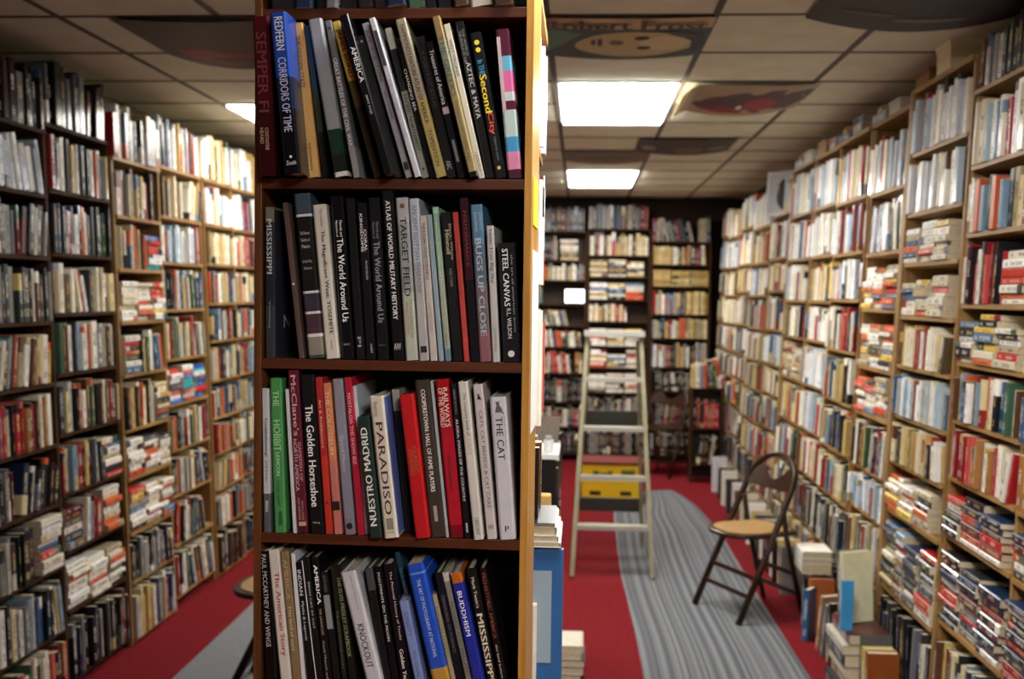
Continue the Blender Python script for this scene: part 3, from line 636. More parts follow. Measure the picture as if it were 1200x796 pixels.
def rec(mtx, th, h, d, col, bay, row, lying=False, gl=False):
    lum = .3*col[0]+.6*col[1]+.1*col[2]
    c2 = rb.choice([hx('1c1a1a'), hx('3a2a2a'), hx('7a2424'), hx('243a5a')]) if lum > .22 else rb.choice([hx('e8e4d8'), hx('d8c890'), hx('c8c8cc'), hx('c89a5a')])
    if rb.random() < .12: c2 = col
    segs = [(1., col)]
    if rb.random() < .22:
        c3 = rb.choice(PALS['mixed']); f = rb.uniform(.12, .4)
        segs = [(f, c3), (1., col)] if rb.random() < .5 else [(1-f, col), (1., c3)]
    BOOKS.append(dict(m=mtx, th=th, h=h, d=d, segs=segs, col=col, c2=c2, seed=rb.random()*(.12 if gl else 1.), bay=bay, row=row, lying=lying))
def fill_v(F, u0, u1, z, clear, pal, bay, row, lean=None, hr=(.74, .97), thr=(.014, .036), hmax=.27, dr=(.13, .19), vo=(-.012, .014), full=1.):
    u = u0+.003; end = u0+(u1-u0)*full
    base = min(hmax, clear*.95)
    ang = 0.; run = 0; first = True
    if lean is None: lean = .25
    while u < end-.016:
        if run <= 0:
            run = rb.randint(4, 12); na = rb.choice([-1, 1, -1])*rb.uniform(4, 14) if rb.random() < lean else rb.uniform(-1, 1)*.6
            if first and na < 0: na = 0.
            if (ang > 1) != (na > 1) or abs(na-ang) > 3: u += abs(math.sin(math.radians(na-ang)))*base*.85 if (na > ang) else .0
            ang = na
        first = False; run -= 1
        th = rb.uniform(*thr)
        if rb.random() < .12: th *= 1.5
        h = base*rb.uniform(*hr); a = math.radians(ang)
        w = th/math.cos(a)
        reach = w+max(0, math.sin(a))*h
        if u+reach > end: break
        lift = abs(math.sin(a))*th/2
        rec(F @ T(u+w/2, rb.uniform(*vo), z+lift+.0005) @ RY(ang), th*.97, h*math.cos(a), rb.uniform(*dr), rb.choice(PALS[pal]), bay, row, gl=(pal == 'gloss'))
        u += w+.0006
def fill_h(F, u0, u1, z, clear, pal, bay, row, top=.93, full=1.):
    u = u0+.004; end = u0+(u1-u0)*full
    while u < end-.10:
        L = min(rb.uniform(.165, .185), end-u-.002)
        zz = z+.0005; lim = z+clear*rb.uniform(top-.14, top)
        while True:
            th = rb.uniform(.016, .034)
            if zz+th > lim: break
            l = L*rb.uniform(.93, 1.)
            # lying: local z (height) along u, thickness up
            m = F @ T(u+L/2-l/2+rb.uniform(-.003, .003), rb.uniform(-.012, .014), zz+th/2) @ RY(90)
            rec(m, th*.97, l, rb.uniform(.105, .12), rb.choice(PALS[pal]), bay, row, True)
            zz += th
        u += L+.008
CASES = 0
def wall_case(F, w, rows, top, cap, label, bay, wood, depth=.235, contents=(), skip_books=False, far=.018):
    """rows: shelf heights from the top down; cap: True = a board above row 0 at height top"""
    hgt = top
    r = empty('bookcase', F); tag(r, label, 'bookcase', 'wall bookcases')
    wd = M[wood]; wh = M['pine_h'] if wood == 'pine' else wd
    MB().box(0, far, -.004 if far > .02 else .012, depth, 0, hgt-.021).build('side_panel', wd, r); MB().box(w-.018, w, .012, depth, 0, hgt-.02).build('side_panel', wd, r)
    MB().box(far, w-.018, depth-.006, depth, .02, hgt-.02).build('back_panel', M['backing'], r)
    if cap: MB().box(0, w, -.004, depth, top-.02, top).build('top_board', wh, r)
    for i, z in enumerate(rows):
        full = (not cap) and i == 0
        MB().box(0 if full else far, w if full else w-.018, .003, depth-.006, z-.016, z).build('shelf', wh, r)
    if skip_books: return r
    for i, z in enumerate(rows):
        above = (top-.02 if cap else CEIL-.03) if i == 0 else rows[i-1]-.02
        clear = above-z
        spec = contents[i % len(contents)]
        a, b = (.003, w-.003) if ((not cap) and i == 0) else (far+.002, w-.02)
        if isinstance(spec, str): spec = [spec]
        tot = len(spec); cur = a
        for q, sp in enumerate(spec):
            fr = 1./tot
            if ':' in sp: sp, fr = sp.split(':'); fr = float(fr)
            e = min(b, cur+(b-a)*fr)
            kind, pal = sp[0], sp[1:]
            if kind == 'v': fill_v(F, cur, e, z, clear, pal, bay, i)
            elif kind == 'l': fill_v(F, cur, e, z, clear, pal, bay, i, lean=1.)
            elif kind == 's': fill_v(F, cur, e, z, clear, pal, bay, i, lean=0., hr=(.86, .95))
            elif kind == 't': fill_v(F, cur, e, z, clear, pal, bay, i, lean=.1, hr=(.75, 1.), thr=(.018, .042), hmax=.26)
            elif kind == 'h': fill_h(F, cur, e, z, clear, pal, bay, i)
            cur = e
    return r
TILT = 2.45
X0L, X0R = -2.08, 1.30
LB = [(3.05, 3.655), (3.66, 4.265), (4.27, 4.875), (4.88, 5.445), (5.45, 6.075), (6.08, 6.615), (6.62, 7.2), (7.205, 7.8)]
LROWS = [
 [2.32,2.06,1.81,1.55,1.30,1.05,.81,.55,.29,.03],
 [2.32,2.06,1.81,1.55,1.30,1.05,.81,.55,.29,.03],
 [2.36,2.09,1.83,1.58,1.33,1.08,.83,.59,.34,.05],
 [2.30,2.03,1.78,1.53,1.28,1.02,.79,.53,.30,.03],
 [2.33,2.07,1.83,1.58,1.32,1.08,.84,.60,.34,.07],
 [2.33,2.07,1.84,1.61,1.39,1.16,.94,.73,.52,.30,.03],
 [2.33,2.07,1.84,1.61,1.39,1.16,.94,.73,.52,.30,.03],
 [2.33,2.07,1.84,1.61,1.39,1.16,.94,.73,.52,.30,.03]]
LCON = [
 ['tgloss','vdark','vdark','vdark','vdark','vdark','vdark','vdark','vdark','vdark'],
 ['tgloss','lpale','ldark','vdark','vmixed','vreds','ldark',['vdark:.65','hpb:.35'],'vmixed','vreds'],
 ['tgloss','vmixed','vmixed','vcream','vmixed','vmixed',['lmixed:.68','hpb:.32'],['hpbdark:.3','vmixed:.35','hpb:.35'],'hpb','vdark'],
 ['twhite',['vmixed:.8'],['vmixed:.62','hvivid:.38'],'hpb',['hpb:.36','vmixed:.64'],['vmixed:.68','hcream:.32'],'hpb','hpb','vdark','vmixed'],
 ['twhite','vcream','vblues','vmixed','vmixed','hvivid','vmixed','vmixed',['lmixed:.8'],'vmixed'],
 ['tcream','vwhite','vcream','vmixed','vmixed','vmixed','vmixed','vmixed','vmixed','vmixed','vdark'],
 ['twhite','vwhite','vreds','vcream','vmixed','vmixed','vmixed','vmixed','vdark','vdark','vdark'],
 ['twhite','vwhite','vmixed','vcream','vmixed','vmixed','vmixed','vmixed','vdark','vdark','vdark']]
LN = ['out of view', 'nearest', 'second', 'third', 'fourth', 'fifth', 'sixth', 'seventh']
for k, ((y0, y1), rows, con) in enumerate(zip(LB, LROWS, LCON)):
    F = T(X0L+(.012 if k % 2 else 0), y0, 0) @ RZ(90) @ RX(-TILT)
    wall_case(F, y1-y0, rows, rows[0], False, 'brown bookcase packed with books along the left wall, %s from the viewer' % (LN[k] if k else 'closest'),
              ('L', k), 'darkpine' if k < 3 else 'pine', contents=con)
def rs(h): return 1.68+(h-1.68)*1.104
RB = [(2.75, 3.395), (3.40, 4.035), (4.04, 4.765), (4.77, 5.405), (5.41, 6.065), (6.07, 6.675), (6.68, 7.335), (7.34, 8.095), (8.10, 8.895), (8.90, 9.645), (9.65, 10.40), (10.405, 10.855)]
R0r = [2.37,2.12,1.90,1.67,1.48,1.29,1.10,.91,.62,.34,.16]
R1r = [2.24,2.01,1.82,1.62,1.43,1.24,1.06,.87,.57,.30]
R2r = [2.14,1.88,1.64,1.39,1.19,.96,.78,.52,.24]
R3r = [2.15,1.90,1.68,1.44,1.20,.97,.75,.50,.24]
R4r = [2.17,1.91,1.67,1.46,1.22,.98,.75,.50,.24]
R5r = [2.22,1.94,1.73,1.48,1.26,1.07,.85,.62,.40,.2]
R6r = [2.18,1.93,1.70,1.47,1.25,1.05,.83,.60,.40,.2]
RROWS = [R0r, R0r, R1r, R2r, R3r, R4r, R4r, R5r, R6r, R5r, R6r, R5r]
RCAP = [0, 0, 1, 1, 1, 1, 1, 0, 0, 0, 0, 0]
# contents run left to right as seen from the aisle: far end first
RCON = [
 ['tdark','twhite','vmixed','vmixed','hpb','vmixed','vreds','hpbdark','hpbdark','vdark','vdark'],
 ['tdark','twhite','tmixed',['vreds:.62','hpb:.38'],'hpb','vmixed','vreds','hpbdark','hpbdark','vmixed','vdark'],
 ['twhite','swhite','hpb','hpb','vcream','vblues','vcream','hpb',['hmixed:.45','hpbdark:.55'],'vdark'],
 ['vwhite','lwhite','hpb','hpb','hpb','vmixed','vblues','tmixed','vdark'],
 ['swhite','vblues','vwhite','vreds','vmixed','vmixed','vmixed','vdark','vdark'],
 ['swhite','vwhite','vcream','vwhite','lwhite','vwhite','vmixed','vdark','vmixed'],
 ['vwhite','vwhite',['vwhite:.6','vreds:.4'],['tcream:.7','vmixed:.3'],'hcream','vcream','vmixed','vmixed','vmixed'],
 [['vwhite:.12','egap:.44','vwhite:.46'],['vcream:.6','sblues:.4'],'vcream','vmixed','vblues','vcream','vmixed','vmixed','vmixed','vdark'],
 ['vwhite','vcream','vwhite','vmixed','vmixed','vmixed','vmixed','vmixed','vdark','vdark'],
 ['vmixed','vwhite','vcream','vmixed','vmixed','vmixed','vmixed','vmixed','vdark','vdark'],
 ['vcream','vwhite','vcream','vcream','vmixed','vmixed','vreds','vmixed','vdark','vdark'],
 ['vcream','vwhite','vmixed','vcream','vmixed','vmixed','vreds','vmixed','vdark','vdark']]
RN = ['out of view', 'nearest', 'second', 'third', 'fourth', 'fifth', 'sixth', 'seventh', 'eighth', 'ninth', 'tenth', 'eleventh']
for k, ((y0, y1), rows, con, cp) in enumerate(zip(RB, RROWS, RCON, RCAP)):
    rows = [rs(h) for h in rows]; rows = [h for h in rows if h > .04]
    F = T(X0R+(.01 if k % 2 else 0), y1, 0) @ RZ(-90) @ RX(-TILT)
    top = rs(2.45) if cp else rows[0]
    if k == 2: top = rs(2.49)
    wall_case(F, y1-y0, rows, top, bool(cp), 'golden pine bookcase crammed with books along the right wall, %s from the viewer' % (RN[k] if k else 'closest'),
              ('R', k), 'pine', contents=con, far=.05 if k == 2 else .04 if k == 6 else .018)
BBX = [(-1.19, -.555), (-.55, .065), (.07, .70), (.705, 1.30)]
BROWS = [[2.3,2.03,1.83,1.59,1.37,1.15,.89,.6,.35,.08],
 [2.32,2.03,1.83,1.59,1.37,1.155,.89,.60,.35,.08], [2.35,2.085,1.87,1.64,1.42,1.17,.95,.70,.40,.08], [2.23,2.0,1.78,1.5,1.26,.97,.73,.38,.08]]
BCON = [['vbackdark'],
 ['tbackdark',['vbackdark:.55','hcream:.45'],'vmixed',['lmixed:.3'],['lmixed:.75'],'lmixed','vreds','vdark','vreds','vdark'],
 ['tbackdark','tcream','hcream','hpb',['lcream:.7'],'hpb','hpb','hpb','vdark','vdark'],
 ['tbackdark',['stan:.35','lcream:.6'],'htan',['vmixed:.6','stan:.4'],'vmixed','vmixed','vdark','ldark','vdark']]
BN = ['', 'left', 'middle', 'right']
for k, ((x0, x1), rows, con) in enumerate(zip(BBX, BROWS, BCON)):
    F = T(x0, 10.86, 0)
    wall_case(F, x1-x0, rows, rows[0], False, 'dark bookcase against the back wall, %s' % ('hidden behind the foreground shelves' if k == 0 else 'the %s one of three beyond the ladder' % BN[k]),
              ('B', k), 'darkpine', contents=con)
F = T(1.01, 9.72, 0)
wall_case(F, .285, [.86, .50, .17], .86, False, 'small low bookcase in the far right corner before the back wall', ('C', 0), 'darkpine', depth=.2, contents=['lmixed', 'vreds', 'vdark'])
# the low island units behind the foreground bookcase
XI = -.085
F = T(XI, 2.035, 0) @ RZ(90)
wall_case(F, .385, [1.98, 1.70, 1.42, 1.15, .90, .62, .34, .06], 2.25, True, 'narrow oak bookcase facing the right aisle, just behind the foreground bookcase', ('I', 0), 'pine',
          depth=.21, contents=['vwhite', 'vblues', 'vcream', 'vmixed', 'vmixed', 'vmixed', 'vmixed', 'vmixed'])
F = T(XI, 3.92, 0) @ RZ(90)
wall_case(F, 1.2, [.80, .55, .30, .05], 1.10, True, 'low bookcase facing the right aisle, left of the ladder', ('I', 1), 'darkpine', depth=.21,
          contents=['vdark', 'vdark', 'vmixed', 'vmixed'])
F = T(-.53, 3.5, 0) @ RZ(-90)
wall_case(F, 1.45, [1.98, 1.70, 1.42, 1.15, .90, .62, .34, .06], 2.25, True, 'bookcase facing the left aisle, hidden behind the foreground bookcase', ('I', 2), 'darkpine',
          depth=.21, contents=['vmixed', 'vdark', 'vcream', 'vmixed'])
# row standing above the foreground bookcase's top visible shelf
fill_v(FM, ul+PT+.01, ur-PT-.01, SH[0], .3, 'dark', ('F', 0), 0)

# ---- the wall books: the largest in view are things, all others one body of stuff
def area(b):
    P = []
    x0, x1 = -b['th']/2, b['th']/2
    for x, z in ((x0, 0), (x1, 0), (x1, b['h']), (x0, b['h'])):
        q = project(b['m'] @ Vector((x, 0, z)))
        if q is None: return 0.
        P.append(q)
    cx = sum(p[0] for p in P)/4; cy = sum(p[1] for p in P)/4
    if not (6 < cx < 1194 and 6 < cy < 790) or 290 < cx < 626: return 0.
    if b['bay'][0] in 'IF': return 0.
    a = 0.
    for i in range(4): a += P[i][0]*P[(i+1) % 4][1]-P[(i+1) % 4][0]*P[i][1]
    return abs(a)/2
order = sorted(range(len(BOOKS)), key=lambda i: -area(BOOKS[i]))
NIND = 190
chosen = set(i for i in order[:NIND] if area(BOOKS[i]) > 0)
cnt = {}
side = {'L': 'left wall', 'R': 'right wall', 'B': 'back wall'}
bayn = {'L': LN, 'R': RN, 'B': BN}
V = []; Fc = []; C = []; C2 = []; U = []; MI = []
for i, b in enumerate(BOOKS):
    key = (b['bay'], b['row']); cnt[key] = cnt.get(key, 0)+1
    if i in chosen:
        s, k = b['bay']
        lab = '%s %s, %s in row %s of the %s bookcase, %s' % (colname(b['col']), 'book lying flat' if b['lying'] else 'book', ORD[min(cnt[key]-1, 39)],
              ORD[b['row']], bayn[s][k], side[s])
        make_book(b['m'], b['th'], b['h'], b['d'], b['segs'], b['c2'], b['seed'], lab, 'books on the %s shelves' % side[s], ct=.002)
        continue
    th, h, d = b['th'], b['h'], b['d']; ch = min(.16*th, .004)
    base = len(V)
    out = [(-th/2, d), (-th/2, ch), (-th/2+ch, 0), (th/2-ch, 0), (th/2, ch), (th/2, d)]
    zs = [0.]+[f*h for f, _ in b['segs']]
    for z in zs: V.extend(tuple(b['m'] @ Vector((x, y, z))) for x, y in out)
    ns = len(zs)-1
    for s in range(ns):
        c = (*b['segs'][s][1], 1)
        for q in range(5):
            a = base+s*6+q; Fc.append((a, a+1, a+7, a+6)); C.append(c); C2.append((*b['c2'], b['seed'])); MI.append(0)
            if q in (1, 2, 3):
                ua = {1: (0, .1), 2: (.1, .9), 3: (.9, 1.)}[q]; U += [(ua[0], zs[s]/h), (ua[1], zs[s]/h), (ua[1], zs[s+1]/h), (ua[0], zs[s+1]/h)]
            else: U += [(-9, -9)]*4
        a = base+s*6; Fc.append((a+5, a, a+6, a+11)); C.append((.6, .5, .4, 1)); C2.append((*b['c2'], b['seed'])); MI.append(1); U += [(-9, -9)]*4
    Fc.append(tuple(base+ns*6+q for q in range(6))); Fc.append(tuple(base+q for q in range(5, -1, -1)))
    for _ in (0, 1): C.append((.6, .5, .4, 1)); C2.append((*b['c2'], b['seed'])); MI.append(1); U += [(-9, -9)]*6
me = bpy.data.meshes.new('shelved_books'); me.from_pydata(V, [], Fc); me.materials.append(M['book']); me.materials.append(M['pages'])
me.polygons.foreach_set('material_index', MI); set_attrs(me, C, C2, U); me.update()
o = bpy.data.objects.new('shelved_books', me); COL.objects.link(o); o['kind'] = 'stuff'
o['label'] = 'countless smaller books filling the shelves along the walls'; o['category'] = 'books'
print('BOOKS', len(BOOKS), 'individual', len(chosen))

# ------------------------------------------------------------------ books standing and lying on the floor, island items
def loose(x, y, z, rz, th, h, d, c, label, group, lean=0., lying=False, c2='e8e4d8', seed=.5, tiltx=0.):
    m = T(x, y, z) @ RZ(rz)
    if lying: m = m @ T(-h/2, 0, th/2) @ RY(90)
    else: m = m @ T(0, 0, abs(math.sin(math.radians(lean)))*th/2+.0005) @ RY(lean) @ RX(tiltx)
    return make_book(m, th, h, d, [(1., hx(c))], hx(c2), seed, label, group)
FG = 'books standing on the floor along the right wall'
# floor row on the right, from near to far, spines to the aisle
fl_books = [
 (4.30,.035,.28,'8a4a24'),(4.36,.05,.27,'c8b04a'),(4.43,.03,.30,'5a5a58'),
 (4.78,.04,.31,'8a8678'),(4.85,.03,.27,'9a4a2a'),(4.92,.04,.29,'1a1a1c'),(4.99,.03,.26,'c8bca0'),
 (5.42,.04,.27,'b06030'),(5.50,.05,.26,'18181c'),(5.57,.03,.22,'d0c8b4'),
 (6.12,.04,.27,'8a8a84'),(6.20,.035,.25,'3a4a3a'),(6.28,.04,.28,'c8a860'),(6.40,.03,.24,'1c1c20'),(6.50,.04,.27,'e0dccc'),(6.62,.035,.25,'7a2a2a'),
 (6.75,.04,.28,'2a3a5a'),(6.9,.04,.26,'d8d0b8'),(7.05,.035,.27,'4a4a4c'),(7.2,.04,.25,'b89a58'),(7.35,.04,.28,'e4e0d4'),(7.55,.04,.26,'1a2a2a'),
 (7.75,.04,.27,'c8c0a8'),(7.95,.04,.25,'6a3a20'),(8.15,.04,.28,'d8d8d0'),(8.4,.04,.26,'2a2a2e'),(8.7,.05,.28,'e0dcc8'),(9.0,.05,.27,'1c3a34'),(9.3,.05,.3,'d4d4d8')]
for q, (y, th, h, c) in enumerate(fl_books):
    loose(1.155+.02*((q*7) % 5)/5, y, 0, -90, th, h, .125, c, '%s book, %s of the row standing on the floor by the right wall' % (colname(hx(c)), ORD[q]), FG,
          lean=(-1 if q % 3 else 1)*(2+q % 4), seed=.3+.04*(q % 9))
# big faced-out and stacked ones near the second and third bookcase
loose(1.12, 5.28, 0, -28, .03, .25, .13, '2f5a86', 'blue book standing on the floor with its cover turned to the viewer', FG, c2='dfe8f0', tiltx=-4)
loose(1.15, 5.15, 0, -68, .03, .27, .12, 'a07a58', 'tan brown book leaning on the floor beside the blue one', FG, lean=7)
loose(1.15, 5.06, 0, -78, .028, .26, .12, '6e6e72', 'grey book leaning on the floor right of the blue one', FG, lean=10)
for q, (th, c) in enumerate([(.05, 'd8ceb4'), (.03, 'cfd4d6'), (.035, 'e8e2d4')]):
    loose(1.14, 5.56, .285+sum([.05, .03, .035][:q])+.002, -90, th, .2, .15, c, '%s book lying flat on the floor row, %s from below' % (colname(hx(c)), ORD[q]), FG, lying=True)
def on_R(k, u, w, v=0.):                                     # point on right case k
    y0, y1 = RB[k]; F = T(X0R+(.01 if k % 2 else 0), y1, 0) @ RZ(-90) @ RX(-TILT); return F @ Vector((u, v, w))
zz = 0.
for q, (th, c) in enumerate([(.06, '2a2a2c'), (.05, '8a6a44'), (.045, 'd0c8b4'), (.055, '1c2430'), (.04, 'b8b0a0'), (.045, '5a2a24')]):
    loose(1.10+.008*((q*3) % 4), 4.60, zz+.0005, -90, th, .30, .17, c, '%s large book in the floor pile under the big cream book, %s from below' % (colname(hx(c)), ORD[q]), 'floor pile by the right wall', lying=True); zz += th+.0006
JG = 'large books on the floor pile by the right wall'
loose(1.13, 4.60, zz+.001, -68, .03, .30, .15, 'dcd8b4', 'large pale cream and green book standing on the floor pile by the right wall', JG, lean=-3, c2='8aa090')
loose(1.10, 4.50, zz+.001, -84, .02, .21, .05, '3f93c8', 'sky blue book standing on the floor pile beside the big cream one', JG, lean=1.5)
loose(1.14, 4.68, zz+.001, -74, .03, .29, .13, '3a3c40', 'charcoal book standing on the floor pile left of the big cream one', JG, lean=-4)
loose(1.15, 4.735, zz+.001, -77, .018, .27, .13, 'd4d8d8', 'white slim book standing leftmost on the floor pile', JG, lean=-5)
# island items seen beside the ladder
z = .90
b = make_book(T(XI+.06, 2.085, .92) @ RZ(90) @ RY(2.), .02, .262, .19, [(1., hx('2f5f94'))], hx('2f5f94'), .6,
              'large blue hardcover standing edge out beside the foreground bookcase', 'books on the island shelves', letter=False)
MB().box(-.0112, -.0101, .022, .1, .04, .22).build('cover_label', flat('8fa0ac'), b)
zt = .92+.262+.006
for q, (th, l, c) in enumerate([(.010, .20, 'e8e4dc'), (.012, .19, 'ece6d4'), (.018, .19, 'e2d8b8'), (.006, .18, '1a1a1c')]):
    make_book(T(XI+.055-.004*q, 2.075, zt+th/2) @ RZ(90) @ RY(90), th, l, .15, [(1., hx(c))], hx('8a3a2a'), .4,
              '%s thin book in the stack lying above the blue hardcover, %s from below' % (colname(hx(c)), ORD[q]), 'books on the island shelves', ct=.001)
    zt += th+.0005
# low black cabinet, cardboard and can
r = empty('cabinet', T(-.075, 3.72, 0)); tag(r, 'low black open cabinet with pale shelf edges left of the ladder', 'cabinet')
MB().box(-.26, 0, -.14, -.125, 0, 1.13).build('side_panel', M['black2'], r); MB().box(-.26, 0, .125, .14, 0, 1.13).build('side_panel', M['black2'], r)
MB().box(-.265, .012, -.145, .145, 1.13, 1.145).build('top_board', flat('c8c8c4'), r)
MB().box(-.26, .004, -.125, .125, .80, .812).build('shelf', flat('d8d8d4'), r)
MB().box(-.26, -.02, -.125, .125, .06, .075).build('shelf', M['black2'], r); MB().box(-.26, -.25, -.125, .125, .0, 1.13).build('back_panel', M['black2'], r)
r = empty('spray_can', T(-.10, 3.66, 1.1455)); tag(r, 'small white can standing on the low black cabinet', 'can')
n = 14
cyl = lambda rad, z0, z1, name, mt, par: MB().prism([(rad*math.cos(2*math.pi*i/n), rad*math.sin(2*math.pi*i/n)) for i in range(n)], z0, z1).build(name, mt, par)
cyl(.016, 0, .038, 'body', flat('d8d8d4'), r); cyl(.011, .038, .052, 'cap', flat('9a9a98'), r)
r = MB().box(-.30, -.062, 2.56, 2.59, .88, 1.20).build('cardboard_sheet', mat_plain('cardboard', hx('b08a50'), .8, noise=.1, nscale=8.), bevel=.004)
tag(r, 'tan cardboard sheet standing behind the stack above the blue hardcover', 'cardboard')
r = empty('side_stand', T(-.19, 2.575, 0)); tag(r, 'plain low stand carrying the tan cardboard sheet', 'stand')
MB().box(-.11, .11, -.10, .10, .86, .8795).build('top_board', M['darkpine'], r)
for sx in (-1, 1):
    for sy in (-1, 1): MB().box(sx*.1-.012, sx*.1+.012, sy*.088-.012, sy*.088+.012, 0, .86).build('leg', M['darkpine'], r)
# pile on the floor near the island
zz = .0
for q, (th, c) in enumerate([(.035,'2a2a2e'),(.03,'d8d0bc'),(.035,'1c1c20'),(.03,'e4e0d4'),(.03,'c8c0a8')]):
    loose(.03+.008*(q % 3), 4.7, zz+.0005, 90, th, .21, .11, c, '%s book in the low floor pile by the right aisle, %s from below' % (colname(hx(c)), ORD[q]), 'floor pile by the island', lying=True); zz += th+.0008

# things lying on top of the right bookcases
TOPG = 'things lying on top of the right wall bookcases'
items = [(2, .14, .05, .18, '8a5a28', 'box'), (2, .40, .10, .16, 'd8c8a0', 'box'), (3, .10, .045, .16, '9aa0a4', 'book'), (3, .36, .05, .17, 'c8c4b8', 'box'), (4, .12, .04, .19, '3a4a66', 'book'),
         (4, .40, .06, .2, '7a7a78', 'book'), (5, .15, .07, .2, 'a8845c', 'box'), (5, .42, .04, .18, '8a9096', 'book'), (6, .2, .05, .2, '6a5040', 'book'), (6, .45, .06, .2, 'd0ccc0', 'box')]
for q, (k, u, th, l, c, kind) in enumerate(items):
    top = rs(2.49) if k == 2 else rs(2.45)
    p = on_R(k, u, top+.001, .0)
    if kind == 'book':
        loose(p.x, p.y, p.z, -90+((q*37) % 15-7), th, l, .15, c, '%s book lying flat on top of the %s right bookcase, %s lying item' % (colname(hx(c)), RN[k], ORD[q]), TOPG, lying=True)
        p2 = on_R(k, u, top+.001+th+.001, .0)
        c = ['c8a040', '2f4468', 'd8d4c8', '8a3a30'][q % 4]
        loose(p2.x, p2.y, p2.z, -90+((q*53) % 21-10), .025, l*.9, .14, c, '%s book resting on another on top of the %s right bookcase' % (colname(hx(c)), RN[k]), TOPG, lying=True)
    else:
        r = empty('box', T(p.x, p.y, p.z) @ RZ(-90)); tag(r, '%s cardboard box on top of the %s right bookcase, %s lying item' % (colname(hx(c)), RN[k], ORD[q]), 'box', TOPG)
        MB().box(-l/2, l/2, 0, .2, 0, th*1.1).build('body', flat(c, .7), r); MB().box(-l/2-.004, l/2+.004, -.004, .204, th*.9, th*1.1+.004).build('lid', flat(c, .7), r)
# framed picture
p = on_R(7, .24, rs(2.22)+.001, .03)
r = empty('framed_picture', T(p.x, p.y, p.z) @ RZ(-48) @ RX(-6)); tag(r, 'white framed picture of a dark round ornament on top of the right bookcases', 'picture')
MB().box(-.15, .15, .004, .012, .02, .30).build('mat_board', flat('c8ccd0'), r)
for a in ((-.16, .16, 0, .02), (-.16, .16, .30, .32), (-.16, -.135, .02, .30), (.135, .16, .02, .30)): MB().box(a[0], a[1], 0, .016, a[2], a[3]).build('frame_rail', flat('e4e6e8'), r)
mt = Matrix(((1, 0, 0, 0), (0, 0, -1, .004), (0, 1, 0, 0), (0, 0, 0, 1)))
MB().prism([(.02+.085*math.cos(2*math.pi*i/24), .14+.105*math.sin(2*math.pi*i/24)) for i in range(24)], 0, .002, mt).build('ornament', mat_plain('ornament', hx('4a4440'), .5, noise=.9, nscale=60.), r)
MB().prism([(-.06, .21), (.10, .21), (.08, .26), (-.03, .26)], 0, .0025, mt).build('ornament_top', flat('3a2a26'), r)
# glowing panes stand in for a bright reflection between the shelves of the back bookcase
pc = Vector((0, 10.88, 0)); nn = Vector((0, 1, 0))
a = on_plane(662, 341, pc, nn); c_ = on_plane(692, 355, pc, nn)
c_.x = min(c_.x, .042); r = empty('reflection_panel', T((a.x+c_.x)/2, 10.9, 1.592)); tag(r, 'small glowing white panel imitating a bright reflection in two panes on the back left bookcase', 'lamp')
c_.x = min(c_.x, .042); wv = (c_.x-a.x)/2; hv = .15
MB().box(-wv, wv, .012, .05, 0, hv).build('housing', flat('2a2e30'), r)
MB().box(-wv+.004, wv*.42, 0, .0118, .012, hv-.008).build('pane', M['glow_pane'], r); MB().box(wv*.50, wv-.004, 0, .0118, .012, hv-.008).build('pane', M['glow_pane'], r)

